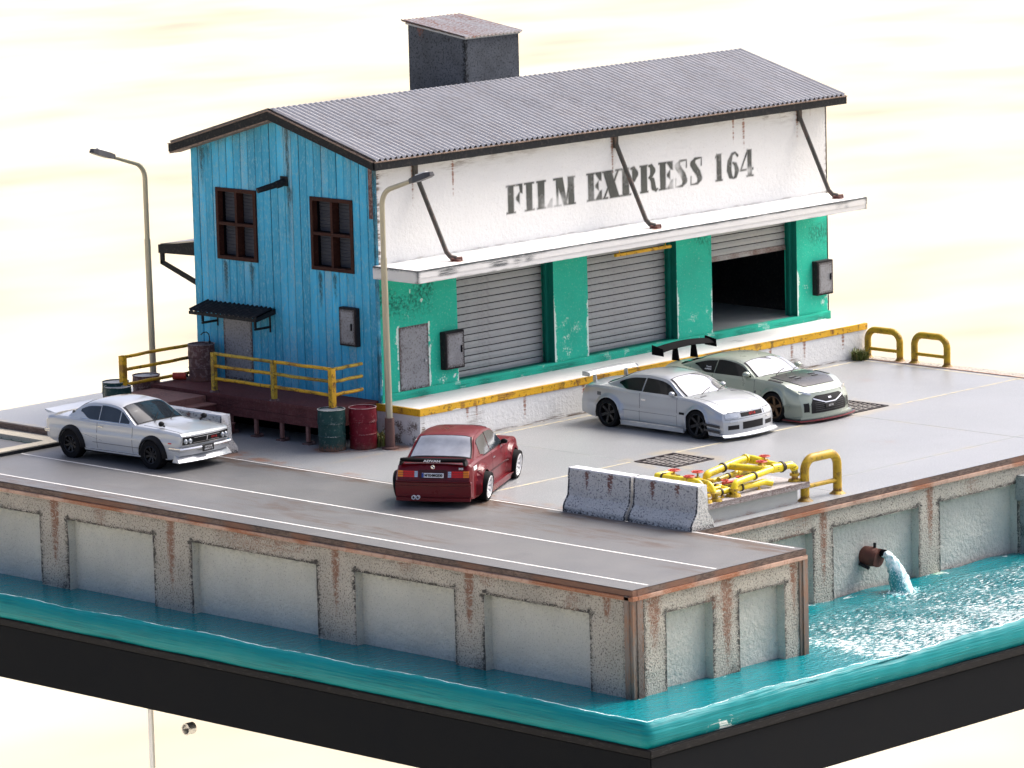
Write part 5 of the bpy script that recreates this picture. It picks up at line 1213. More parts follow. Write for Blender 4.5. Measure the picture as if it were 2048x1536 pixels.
class Car:
    def __init__(s, name, label, loc, yaw, S):
        s.S = S; s.t = thing(name, loc, label, 'car', S.get('group'), yaw); s.paint = MATS[S['paint']]
        for k in ('top','sh','W','bot','roof'): setattr(s, k, fcurve(S[k]))
        s.prof = fcurve(S['prof']); s.n0, s.n1 = S['tail'], S['nose']
        s.gw = fcurve(S['gw']); s.body(); s.greenhouse()
    def warp(s, x, y, z):
        S = s.S; yy = np.minimum(np.abs(y)/.88, 1.1)
        rf = smooth01((x-(s.n1-.8))/.8); rr = smooth01(((s.n0+.7)-x)/.7)
        return x - rf*S['bowf']*yy**2.4 + rf*S['rakef'](z) + rr*S['bowr']*yy**2.6 - rr*S['raker'](z)
    def arch(s, x):
        zb = s.bot(x)
        for xw, r in s.S['arch']:
            dx = np.abs(x-xw); zz = s.S['wz'] + np.sqrt(np.maximum(r*r-dx*dx, 0)); zb = np.where(dx < r, np.maximum(zb, zz), zb)
        return zb
    def yside(s, x, z):
        y = s.W(x)*s.prof(z)
        for (xw, r), fl in zip(s.S['arch'], s.S['flare']):
            d = np.hypot((x-xw), (z-s.S['wz'])); k = smooth01((r+s.S['fw']-d)/s.S['fs'])*smooth01((z-.12)/.12 if z is not None else 1)
            y = y + fl*k
        return y
    def ytop(s, x): return s.yside(x, s.sh(x)-.0)-.035
    def ztop(s, x, y):
        yt = np.maximum(s.ytop(x), .1); q = np.minimum(np.abs(y)/yt, 1)
        z0 = s.sh(x)+.02; zc = s.top(x)
        b = s.S.get('bulge', 2.2)
        return z0 + (zc-z0)*(1-q**b)
    def body(s):
        S = s.S; xs = set(np.round(np.linspace(s.n0, s.n1, 60), 3))
        for xw, r in S['arch']: xs |= set(np.round(xw + r*np.cos(np.linspace(0, math.pi, 15))*.9995, 3))
        xs |= set(np.round(s.n1-np.array([.0,.02,.05,.1,.16,.24]), 3)) | set(np.round(s.n0+np.array([.0,.02,.05,.1,.16,.24]), 3))
        xs = np.array(sorted(xs)); keep = [0]
        for i in range(1, len(xs)):
            if xs[i]-xs[keep[-1]] > .012: keep.append(i)
        xs = xs[keep]; xs[-1] = s.n1
        n, m = 14, 12; V = []; rows = 2*(n+2)+2*m-1
        def section(x):
            zb = float(s.arch(x)); zs = float(s.sh(x)); P = []
            for t in np.linspace(0, 1, n+1):
                z = zb+(zs-.03-zb)*t; P.append((float(s.yside(x, z)), z))
            y_, z_ = P[-1]; P.append((float(s.ytop(x))+.012, zs+.004))
            yt = float(s.ytop(x))
            T = [(yt*q, float(s.ztop(x, yt*q))) for q in np.cos(np.linspace(0.12, math.pi/2, m))]
            return P, T
        g = MB(); sec = []
        for x in xs:
            P, T = section(x); half = P+T; full = [(-y, z) for y, z in half]+[(y, z) for y, z in half[-2::-1]]
            sec.append(full); V += [(x, y, z) for y, z in full]
        k = len(sec[0]); F = []
        for i in range(len(xs)-1):
            for j in range(k-1): F.append((i*k+j, i*k+j+1, (i+1)*k+j+1, (i+1)*k+j))
        g.add(V, F)
        for idx in (0, len(xs)-1):     # end caps
            full = sec[idx]; x = xs[idx]; nl = n+2; T = full[nl-1:k-nl+1]; b = len(g.v); K = len(T); zt = np.array([t[1] for t in T]); yt = np.array([t[0] for t in T])
            for i in range(nl):
                y, z = full[i]; f = yt/yt[-1] if yt[-1] else yt
                wgt = (i/(nl-1))**3
                for q in range(K): g.v.append((x, -y*f[q] if False else abs(y)*f[q], z+(zt[q]-zt[0])*wgt))
            for i in range(nl-1):
                for q in range(K-1):
                    a = b+i*K+q; g.f.append((a, a+1, a+K+1, a+K)); g.m.append(0)
        A = np.array(g.v); A[:,0] = s.warp(A[:,0], A[:,1], A[:,2]); g.v = [tuple(p) for p in A]
        s.bodyo = g.build('body', s.paint, s.t, smooth=24, weld=True, world=False)
        # dark inner tub that closes the wheel openings
        g = MB(); w_ = S['tub']; g.box((s.n0+.25,-w_,.13),(s.n1-.3,w_,min(.62,float(s.sh(s.n1-.4))-.08))); g.build('underbody', MATS['black_plastic'], s.t, world=False)
    # greenhouse
    def gtop(s, x, y):
        ye = s.gedge(x); q = np.minimum(np.abs(y)/np.maximum(ye, .05), 1)
        return s.roof(x)-s.S['crown']*q**2-.035*q**8
    def gside(s, x, z): return s.gw(x)-s.S['tumble']*(z-s.S['zbelt'])
    def gedge(s, x): return s.gw(x)-s.S['tumble']*np.maximum(0, s.roof(x)-s.S['crown']-.035-s.S['zbelt'])-.035
    def gbow(s, x, y):
        S = s.S; q = (np.abs(y)/.75)**2; a, b, c, d = S['gx']
        return x - S['gbow']*q*smooth01((x-b)/(a-b)) + S['gbow']*.6*q*smooth01((c-x)/(c-d))
    def greenhouse(s):
        a, b, c, d = s.S['gx']; xs = np.unique(np.round(np.concatenate([np.linspace(d, a, 44), np.linspace(b, a, 16), np.linspace(d, c, 16)]), 3)); g = MB(); V = []; sec = []
        m = 9
        for x in xs:
            ye = float(s.gedge(x)); zt = float(s.gtop(x, ye)); zb = s.S['zbelt']-.12; P = []
            for t in np.linspace(0, 1, 6):
                z = zb+(zt-zb)*t; P.append((float(s.gw(x)-s.S['tumble']*max(0, z-s.S['zbelt'])) if z < zt-.001 else ye+.02, z))
            T = [(ye*q, float(s.gtop(x, ye*q))) for q in np.cos(np.linspace(0, math.pi/2, m))]
            half = P+T; full = [(-y, z) for y, z in half]+[(y, z) for y, z in half[-2::-1]]; sec.append(full)
            V += [(float(s.gbow(x, y)) if z > zb+.05 else x, y, z) for y, z in full]
        k = len(sec[0]); F = []
        for i in range(len(xs)-1):
            for j in range(k-1): F.append((i*k+j, i*k+j+1, (i+1)*k+j+1, (i+1)*k+j))
        g.add(V, F); s.roofo = g.build('cabin', s.paint, s.t, smooth=28, weld=True, world=False)
    # patches laid a few millimetres proud of the surfaces, with an edge thickness
    def patch(s, name, mt, us, lo, hi, fn, off=.006, nv=5, parent=None, th=.015, label=None, smooth=45):
        nu = len(us); A = []; Bk = []
        for i, u in enumerate(us):
            for j in range(nv+1):
                v = lo[i]+(hi[i]-lo[i])*j/nv; A.append(fn(u, v, off)); Bk.append(fn(u, v, off-th))
        k = nv+1; F = []; M = len(A)
        for i in range(nu-1):
            for j in range(nv): F.append((i*k+j, (i+1)*k+j, (i+1)*k+j+1, i*k+j+1))
        ring = [i*k for i in range(nu)]+[(nu-1)*k+j for j in range(1, k)]+[i*k+nv for i in range(nu-2, -1, -1)]+[j for j in range(nv-1, 0, -1)]
        for p, q in zip(ring, ring[1:]+ring[:1]): F.append((p, q, M+q, M+p))
        g = MB(); g.add(A+Bk, F); return g.build(name, MATS[mt] if isinstance(mt, str) else mt, parent or s.t, smooth=smooth, world=False, label=label)
    def f_side(s, sg):
        return lambda x, z, o: (float(s.warp(x, s.yside(x, z), z)), sg*(float(s.yside(x, z))+o), z)
    def f_gside(s, sg):
        def f(x, z, o):
            y = float(s.gside(x, z)); return (float(s.gbow(x, y)), sg*(y+o*.85), z+o*.35)
        return f
    def f_gtop(s):
        def f(x, y, o):
            z = float(s.gtop(x, y)); e = .01; dz = float(s.gtop(x+e, y)-s.gtop(x-e, y))/(2*e); n = math.hypot(dz, 1); return (float(s.gbow(x, y))-dz/n*o, y, z+o/n)
        return f
    def f_top(s): return lambda x, y, o: (float(s.warp(x, y, s.ztop(x, y))), y, float(s.ztop(x, y))+o)
    def f_front(s): return lambda y, z, o: (float(s.warp(s.n1, y, z))+o, y, z)
    def f_rear(s): return lambda y, z, o: (float(s.warp(s.n0, y, z))-o, y, z)
    def sidewin(s, x0, x1, sg, mt='car_glass', lo=.03, up=.055, t0=0, t1=0, name='side_window', zlo=None):
        us = np.linspace(x0, x1, 15); zb = s.S['zbelt']; L = []; H = []
        for i, u in enumerate(us):
            l = zb+lo if zlo is None else zlo(u); h = float(s.gtop(u, s.gedge(u)))-up
            h = max(h, l+.012); L.append(l); H.append(h)
        us = list(us)
        return s.patch(name, mt, us, L, H, s.f_gside(sg), .007)
    def screen(s, x0, x1, mt, name, in0=.05, in1=.05, frame=True):
        us = np.linspace(x0, x1, 9); L = [-(float(s.gedge(u))-in0-(in1-in0)*i/8) for i, u in enumerate(us)]; H = [-l for l in L]
        if frame:
            e = .030; d = .03 if x0 > x1 else -.03
            us2 = np.linspace(x0+d, x1-d, 9); s.patch(name+'_seal', 'black_plastic', list(us2), [l-e for l in L], [h+e for h in H], s.f_gtop(), .005, nv=10)
        return s.patch(name, mt, list(us), L, H, s.f_gtop(), .010, nv=10)
    def wheel(s, x, sg, r, wd, rim, style, yo, camber=0, spokes=5, rimr=None):
        rr = rimr or r*.76; z = s.S['wz']; c = Matrix.Translation((x, sg*yo, z)) @ Matrix.Rotation(sg*camber, 4, 'X')
        def put(g): g.v = [tuple(c @ Vector(p)) for p in g.v]
        o = sg*wd/2; i_ = -o
        g = MB(); g.lathe([(rr,i_),(r*.96,i_),(r,i_*.75),(r,o*.75),(r*.965,o*.97),(rr+.02,o*1.0),(rr,o*.93)], (0,0,0), 'y', 40); put(g)
        w = g.build('wheel', MATS['tyre'], s.t, smooth=50, world=False)
        g = MB(); dish = .35 if style != 'deep' else -.05
        g.lathe([(rr,o*.95),(rr-.012,o*1.0),(rr-.025,o*.92),(rr-.03,o*dish),(rr-.03,i_*.9)], (0,0,0), 'y', 40)
        hub = o*.55 if style != 'deep' else o*.35; bk = o*.25 if style != 'deep' else -o*.1
        n = spokes
        for k in range(n):
            a = 2*math.pi*k/n+.3
            def P(rad, da, yy): return (rad*math.cos(a+da), yy, rad*math.sin(a+da))
            w1, w2 = (.34, .17) if style != 'thin' else (.22,.12)
            r0, r1 = rr*.18, rr-.02
            p = [P(r0,-w1*2,bk),P(r1,-w2,bk+o*.35),P(r1,w2,bk+o*.35),P(r0,w1*2,bk),P(r0,-w1*2,hub),P(r1,-w2*.8,o*.80),P(r1,w2*.8,o*.80),P(r0,w1*2,hub)]
            g.hexa(p)
        g.lathe([(0,hub+.012*sg),(rr*.16,hub+.012*sg),(rr*.22,hub-.01*sg),(rr*.24,bk)], (0,0,0), 'y', 18)
        put(g); rm = g.build('rim', MATS[rim], w, smooth=30, world=False)
        g = MB(); g.lathe([(0,i_*.1),(rr-.03,i_*.1)], (0,0,0), 'y', 24); g.lathe([(0,o*.02),(rr*.68,o*.02),(rr*.68,i_*.1)], (0,0,0), 'y', 24); put(g); g.build('brake_disc', MATS['black_plastic'] if rim != 'rim_white' else MATS['seam'], w, world=False)
        return w
    def loc_box(s, name, mt, lo, hi, bevel=None, parent=None):
        g = MB(); g.box(lo, hi); return g.build(name, MATS[mt], parent or s.t, world=False, bevel=bevel)
    def mirror(s, x, y, z, sg, mt, sz=(.09,.075,.06), name='wing_mirror'):
        g = MB(); n = 10; pr = [(math.sin(math.pi*k/8), -math.cos(math.pi*k/8)) for k in range(9)]
        g.lathe([(a, b) for a, b in pr], (0,0,0), 'y', 14); g.v = [(x+p[0]*sz[0]*(1 if p[0] > 0 else .45), sg*(y+.06)+p[1]*sz[1], z+.03+p[2]*sz[2]) for p in g.v]
        g.tube([(x, sg*(y-.05), z-.04), (x, sg*(y+.03), z)], .022, 6)
        return g.build(name, MATS[mt], s.t, smooth=60, world=False)
    def seams(s, xs, sg, z0, z1, mt='seam'):
        for x in xs:
            us = [z0+(z1-z0)*k/8 for k in range(9)]; f = s.f_side(sg)
            V = [f(x-.005, z, .002) for z in us]+[f(x+.005, z, .002) for z in us]+[f(x-.005, z, -.01) for z in us]+[f(x+.005, z, -.01) for z in us]; F = []
            for k in range(8): F += [(k,k+1,10+k,9+k),(k,18+k,19+k,k+1),(9+k,10+k,28+k,27+k)]
            g = MB(); g.add(V, F); g.build('panel_gap', MATS[mt], s.t, world=False)
def text_mesh(txt, size, mt, parent, M, name='lettering', sx=1., extr=.002, off=0., align='CENTER'):
    cu = bpy.data.curves.new('txt', 'FONT'); cu.body = txt; cu.size = size; cu.extrude = extr; cu.offset = off; cu.align_x = align; cu.align_y = 'CENTER'; cu.resolution_u = 3
    o = bpy.data.objects.new('txt', cu); C.objects.link(o); bpy.context.view_layer.update()
    me = bpy.data.meshes.new_from_object(o.evaluated_get(bpy.context.evaluated_depsgraph_get())); bpy.data.objects.remove(o)
    me.transform(M @ Matrix.Diagonal((sx,1,1,1))); me.name = name; me.materials.clear(); me.materials.append(MATS[mt])
    ob = bpy.data.objects.new(name, me); C.objects.link(ob); ob.parent = parent; return ob
def frameM(o, xdir, ydir):
    x = Vector(xdir).normalized(); y = Vector(ydir).normalized(); z = x.cross(y).normalized(); y = z.cross(x)
    return Matrix(((x.x,y.x,z.x,o[0]),(x.y,y.y,z.y,o[1]),(x.z,y.z,z.z,o[2]),(0,0,0,1)))
def rect(c, name, mt, a0, a1, b0, b1, fn, off=.008, n=6, nv=3, parent=None, th=.015, taper=0., label=None):
    us = list(np.linspace(a0, a1, n)); return c.patch(name, mt, us, [b0+taper*k/(n-1) for k in range(n)], [b1]*n, fn, off, nv, parent, th, label)

# ---------------- silver wide coupe (nearer of the two at the dock)
c = Car('silver_coupe', 'modern silver coupe with black wheels and tall silver wing parked along the dock', (5.12,-4.40,0), R(-90), dict(
    paint='silver_paint', tail=-2.38, nose=2.24,
    top=[(-2.38,.80),(-2.34,.90),(-2.2,.955),(-1.6,.985),(-1,.97),(.9,.945),(1.4,.885),(1.9,.785),(2.12,.715),(2.20,.675),(2.24,.63)],
    sh=[(-2.38,.76),(-2.30,.84),(-1.6,.895),(-.6,.865),(.6,.86),(1.2,.835),(1.7,.765),(2.1,.665),(2.24,.595)],
    W=[(-2.38,.80),(-2.1,.885),(-1.35,.905),(-.75,.885),(.6,.885),(1.3,.905),(1.8,.905),(2.1,.885),(2.24,.83)],
    bot=[(-2.38,.26),(-1.9,.20),(-1.0,.15),(1.0,.15),(1.75,.12),(2.24,.11)], prof=[(.0,.985),(.2,.985),(.35,1.0),(.50,1.0),(.56,.985),(.75,.975),(.95,.955)],
    arch=[(1.36,.355),(-1.36,.36)], flare=[.035,.055], fw=.10, fs=.09, wz=.32, bowf=.19, bowr=.13, rakef=lambda z: -.09*smooth01((z-.38)/.35), raker=lambda z: -.06*smooth01((z-.5)/.4),
    tub=.60, roof=[(1.14,.90),(.68,1.07),(.28,1.235),(.05,1.282),(-.35,1.303),(-.75,1.282),(-1.02,1.22),(-1.35,1.10),(-1.80,.955)],
    gw=[(1.14,.80),(.3,.815),(-.6,.82),(-1.2,.80),(-1.8,.74)], crown=.035, tumble=.62, zbelt=.845, gx=(1.14,.22,-.95,-1.80), gbow=.16))
for sg in (1, -1):
    c.sidewin(.76, -.38, sg); c.sidewin(-.42, -1.18, sg, up=.06, name='quarter_window', zlo=lambda u: .895+.10*smooth01((-.85-u)/.33))
    c.seams([.72, -.42], sg, .22, .86); c.mirror(.55, .80, .90, sg, 'silver_paint')
    for xw in (1.36, -1.36): c.wheel(xw, sg, .325, .25, 'rim_black', 'six', .80 if xw > 0 else .82, spokes=6)
    rect(c, 'door_handle', 'chrome', -.36, -.22, .70, .745, c.f_side(sg), .014)
    rect(c, 'side_skirt', 'silver_paint', -.96, .96, .10, .20, c.f_side(sg), .05, 12, th=.06)
    rect(c, 'skirt_highlight', 'chrome', -.96, .96, .20, .215, c.f_side(sg), .055, 12, th=.02)  # chrome strip stands in for the bright reflection along the skirt
    rect(c, 'fender_vent', 'black_plastic', .80, .96, .50, .55, c.f_side(sg), .008)
    rect(c, 'side_crease', 'seam', -.95, .70, .44, .447, c.f_side(sg), .004, 20)
    rect(c, 'fuel_flap' if sg > 0 else 'side_gill', 'seam', -1.72, -1.60, .70, .78, c.f_side(sg), .004)
c.screen(1.06, .28, 'windscreen', 'windscreen', .06, .06); c.screen(-1.06, -1.66, 'car_glass', 'rear_window', .08, .08)
ff = c.f_front()
for sg in (1, -1):
    rect(c, 'headlight', 'lamp_glass', sg*.42, sg*.77, .515, .605, ff, .012, 7, label=None)
    rect(c, 'indicator', 'lamp_glass', sg*.48, sg*.68, .405, .440, ff, .010)
    rect(c, 'brake_duct', 'black_plastic', sg*.44, sg*.72, .25, .345, ff, .006)
    for k in (0, 1):
        g = MB(); z = .23+.12*k; g.hexa([(1.62,sg*.88,z),(1.98,sg*.80,z-.05),(2.02,sg*.90,z-.05),(1.62,sg*.98,z),(1.62,sg*.88,z+.012),(1.98,sg*.80,z-.038),(2.02,sg*.90,z+.01),(1.62,sg*.98,z+.05)]); g.build('canard', MATS['carbon'], c.t, world=False)
rect(c, 'grille', 'black_plastic', -.35, .35, .51, .60, ff, .006, 9)
text_mesh('GT-R', .075, 'badge_red', c.t, frameM((float(c.warp(2.24,0,.56))+.012, 0, .556), (0,1,0), (-.15,0,1)), 'badge', 1.3, off=.002)
rect(c, 'intercooler_opening', 'black_plastic', -.33, .33, .235, .395, ff, .006, 9)
rect(c, 'bumper_line', 'seam', -.78, .78, .475, .483, ff, .006, 15)
rect(c, 'hood_gap', 'seam', -.70, .70, .632, .638, ff, .004, 15)
g = MB(); V = []; F = []; n = 25
for i in range(n):
    y = -.90+1.8*i/(n-1); x = float(c.warp(2.24, y*.9, .1)); V += [(x-.3,y,.085),(x+.07,y,.085),(x+.07,y,.11),(x+.02,y,.15),(x-.1,y,.17)]
for i in range(n-1):
    for j in range(4): F.append((i*5+j,(i+1)*5+j,(i+1)*5+j+1,i*5+j+1))
g.add(V, F); g.build('front_lip', MATS['silver_paint'], c.t, smooth=30, world=False)
g = MB()
for i in range(n-1):
    for yy in (0,):
        y0 = -.88+1.76*i/(n-1); y1 = -.88+1.76*(i+1)/(n-1); x0 = float(c.warp(2.24, y0*.9, .1)); x1 = float(c.warp(2.24, y1*.9, .1)); g.add([(x0+.055,y0,.112),(x1+.055,y1,.112),(x1+.035,y1,.135),(x0+.035,y0,.135)], [(0,1,2,3)])
g.build('lip_trim', MATS['chrome'], c.t, world=False)
def wing(c, x, z, half, chord, mt, stands, sth, plate=(.22,.10), curve_=0., zb=.95):
    g = MB(); V = []; F = []; n = 17; pr = [(-.5,.0),(-.35,.04),(0,.05),(.4,.028),(.5,.0),(.4,-.022),(0,-.03),(-.35,-.02)]
    for i in range(n):
        y = -half+2*half*i/(n-1); dz = curve_*(1-(y/half)**2)
        V += [(x+p[0]*chord, y, z+dz+p[1]*1.0-p[0]*chord*.22) for p in pr]
    k = len(pr)
    for i in range(n-1):
        for j in range(k): F.append((i*k+j, i*k+(j+1) % k, (i+1)*k+(j+1) % k, (i+1)*k+j))
    F += [tuple(range(k)), tuple((n-1)*k+j for j in range(k-1,-1,-1))]
    g.add(V, F); w = g.build('rear_wing', MATS[mt], c.t, smooth=40, world=False)
    for sg in (1, -1):
        g = MB(); g.prism([(x-plate[0]*.6,z-plate[1]*.6),(x+plate[0]*.6,z-plate[1]*.7),(x+plate[0]*.55,z+plate[1]*.35),(x-plate[0]*.6,z+plate[1]*.7)], sg*half-.012, sg*half+.012, 'y'); g.build('end_plate', MATS[mt], w, world=False)
    for y in stands:
        g = MB(); dz = curve_*(1-(y/half)**2); g.hexa([(x-sth[0],y-.02,zb),(x+sth[0]*1.2,y-.02,zb),(x+sth[0]*1.2,y+.02,zb),(x-sth[0],y+.02,zb),(x-sth[0]*.6,y-.015,z+dz),(x+sth[0]*.5,y-.015,z+dz),(x+sth[0]*.5,y+.015,z+dz),(x-sth[0]*.6,y+.015,z+dz)]); g.build('wing_stand', MATS[mt], w, world=False)
    return w
wing(c, -2.12, 1.13, .80, .24, 'silver_paint', (-.52,.52), (.05,0), (.20,.08), .02, .93)
for sg in (1,-1):
    for y in (.45,.66):
        g = MB(); g.lathe([(0,.0),(.075,.0),(.075,.05)], (float(c.warp(-2.38,y,.7))-.02,sg*y,.70), 'x', 14); g.build('tail_light', MATS['lamp_red'], c.t, world=False)

for sg in (1,-1):
    us = list(np.linspace(1.1,2.14,12)); c.patch('bonnet_gap', 'seam', us, [sg*(0.7+(0.6-0.7)*k/11)-.004 for k in range(12)], [sg*(0.7+(0.6-0.7)*k/11)+.004 for k in range(12)], c.f_top(), .004, 1)
g = MB()
for y0 in (-.50, .02): g.tube([(1.16,y0,.945),(1.16-.10,y0+.22,.945+.045),(1.16-.16,y0+.44,.945+.075)], .010, 6)
g.build('wiper', MATS['black_plastic'], c.t, world=False)
rect(c, 'bonnet_vent', 'seam', 1.18, 1.24, -.60, -.42, c.f_top(), .006, 3)
rect(c, 'bonnet_vent', 'seam', 1.18, 1.24, .42, .60, c.f_top(), .006, 3)
# ---------------- sage green supercoupe (farther one)
c = Car('green_coupe', 'pale sage green coupe with carbon hood, bronze wheels and big black wing', (7.85,-4.28,0), R(-90), dict(
    paint='sage_paint', tail=-2.38, nose=2.30,
    top=[(-2.38,.86),(-2.32,.96),(-2.1,1.0),(-1.6,1.03),(.9,.99),(1.3,.955),(1.8,.885),(2.12,.80),(2.24,.745),(2.30,.69)],
    sh=[(-2.38,.82),(-2.2,.92),(-1.6,.96),(-.6,.90),(.6,.90),(1.2,.89),(1.7,.84),(2.08,.755),(2.30,.65)],
    W=[(-2.38,.84),(-2.1,.93),(-1.4,.95),(-.75,.92),(.7,.92),(1.35,.95),(1.8,.94),(2.1,.89),(2.30,.82)],
    bot=[(-2.38,.28),(-1.9,.20),(-1.0,.15),(1.0,.15),(1.8,.13),(2.30,.12)], prof=[(.0,.97),(.2,.975),(.42,1.0),(.60,1.0),(.78,.98),(1.0,.95)],
    arch=[(1.39,.375),(-1.39,.375)], flare=[.03,.03], fw=.10, fs=.08, wz=.335, bowf=.21, bowr=.20, rakef=lambda z: -.12*smooth01((z-.35)/.4), raker=lambda z: -.05*smooth01((z-.5)/.4),
    tub=.62, bulge=2.6, roof=[(1.05,.955),(.60,1.12),(.22,1.255),(.0,1.30),(-.35,1.325),(-.75,1.30),(-1.15,1.215),(-1.6,1.09),(-2.0,.995)],
    gw=[(1.05,.82),(.3,.84),(-.6,.84),(-1.3,.83),(-2.0,.77)], crown=.04, tumble=.60, zbelt=.905, gx=(1.05,.18,-1.0,-2.0), gbow=.20))
for sg in (1, -1):
    c.sidewin(.80, -.50, sg, up=.03, lo=.02); c.sidewin(-.53, -1.18, sg, up=.045, name='quarter_window', zlo=lambda u: .925+.14*smooth01((-.75-u)/.43))
    c.seams([.78, -.52], sg, .25, .90); c.mirror(.52, .84, .97, sg, 'sage_paint', (.11,.10,.07))
    for xw in (1.39, -1.39): c.wheel(xw, sg, .34, .26, 'rim_bronze', 'five', .84, spokes=5)
    rect(c, 'door_handle', 'seam', -.40, -.22, .78, .80, c.f_side(sg), .006)
    rect(c, 'side_skirt', 'carbon', -.96, .96, .10, .17, c.f_side(sg), .03, 12, th=.05)
    rect(c, 'fender_vent', 'seam', .80, .84, .52, .66, c.f_side(sg), .01); rect(c, 'fender_blade', 'sage_paint', .80, 1.0, .665, .69, c.f_side(sg), .02)
    rect(c, 'arch_louvre', 'carbon', 1.15, 1.55, sg*.77, sg*.85, c.f_top(), .016, 6)
    for k in range(2): rect(c, 'bumper_fin', 'sage_paint', 1.84, 2.02, .30+.09*k, .32+.09*k, c.f_side(sg), .03, 4, th=.03)
c.screen(.95, .24, 'windscreen', 'windscreen', .05, .06); c.screen(-1.10, -1.80, 'car_glass', 'rear_window', .1, .1)
ff = c.f_front(); ft = c.f_top()
us = list(np.linspace(1.08, 2.10, 10)); hw = [.68,.69,.69,.69,.68,.66,.64,.61,.57,.52]
hood = c.patch('carbon_hood', 'carbon', us, [-h for h in hw], hw, ft, .013, 14, th=.03)
for sg in (1, -1):
    for (x0, x1, y0, y1) in ((1.42,1.47,.22,.42),(1.56,1.60,.20,.38)):
        rect(c, 'hood_vent', 'black_plastic', x0, x1, sg*y0, sg*y1, ft, .022, 3, parent=hood); rect(c, 'vent_lip', 'lamp_glass', x0-.02, x0-.008, sg*y0, sg*y1, ft, .028, 3, parent=hood)
    us = list(np.linspace(sg*.52, sg*.80, 6)); c.patch('headlight', 'lamp_glass', us, [.63,.635,.65,.67,.69,.70], [.67,.685,.70,.72,.735,.745], ff, .012, 3)
    rect(c, 'bumper_duct', 'black_plastic', sg*.64, sg*.76, .26, .46, ff, .008, 4)
    rect(c, 'duct_frame', 'sage_paint', sg*.62, sg*.635, .24, .48, ff, .014, 3)
us = list(np.linspace(-.58, .58, 13)); c.patch('grille', 'black_plastic', us, [.22]*13, [.40+.21*min(1,(1-abs(u)/.58)*4+.15) for u in us], ff, .008, 8)
for k in range(5): rect(c, 'grille_bar', 'seam', -.48, .48, .27+.045*k, .275+.045*k, ff, .012, 9, 1)
for sg in (1,-1):
    us = list(np.linspace(sg*.18, sg*.50, 6)); c.patch('grille_chrome', 'chrome', us, [.435+.02*k for k in range(6)], [.46+.021*k for k in range(6)], ff, .018, 2)
rect(c, 'grille_chrome', 'chrome', -.19, .19, .43, .455, ff, .018, 5)
rect(c, 'upper_grille', 'black_plastic', -.36, .36, .50, .575, ff, .012, 9); rect(c, 'badge', 'chrome', -.05, .05, .515, .555, ff, .02, 3)
rect(c, 'number_plate', 'print_black', -.20, .14, .315, .405, ff, .03, 5); text_mesh('GT-R', .06, 'print_white', c.t, frameM((float(c.warp(2.30,.03,.36))+.036, -.03, .36), (0,1,0), (0,0,1)), 'plate_lettering', 1.2)
n = 27
def lipmesh(c, half, z0, z1, out, name, mt, nose):
    g = MB(); V = []; F = []
    for i in range(n):
        y = -half+2*half*i/(n-1); x = float(c.warp(nose, y*.88, .1)); V += [(x-.45,y,z0),(x+out,y,z0),(x+out,y,z1),(x-.45,y,z1)]
    for i in range(n-1):
        for j in range(4): F.append((i*4+j,(i+1)*4+j,(i+1)*4+(j+1) % 4,i*4+(j+1) % 4))
    F += [(0,1,2,3),((n-1)*4+3,(n-1)*4+2,(n-1)*4+1,(n-1)*4)]
    g.add(V, F); return g.build(name, MATS[mt], c.t, world=False)
lipmesh(c, .96, .065, .085, .10, 'front_splitter', 'lip_red', 2.30); lipmesh(c, .94, .087, .105, .07, 'splitter_top', 'carbon', 2.30); lipmesh(c, .88, .107, .15, .02, 'chin', 'sage_paint', 2.30)
wing(c, -2.18, 1.30, .92, .30, 'matte_black', (-.32,.32), (.10,0), (.30,.17), .06, 1.0)
text_mesh('Track\nedition', .055, 'print_white', c.t, frameM((-.72, -.79, 1.03), (1,0,0), (0,.5,1)), 'window_sticker', 1.3)
for sg in (1,-1):
    for y in (.45,.68):
        g = MB(); g.lathe([(0,.0),(.08,.0),(.08,.05)], (float(c.warp(-2.38,y,.75))-.02,sg*y,.76), 'x', 14); g.build('tail_light', MATS['lamp_red'], c.t, world=False)

g = MB()
for y0 in (-.50, .02): g.tube([(1.10,y0,.995),(1.10-.10,y0+.22,.995+.045),(1.10-.16,y0+.44,.995+.075)], .010, 6)
g.build('wiper', MATS['black_plastic'], c.t, world=False)
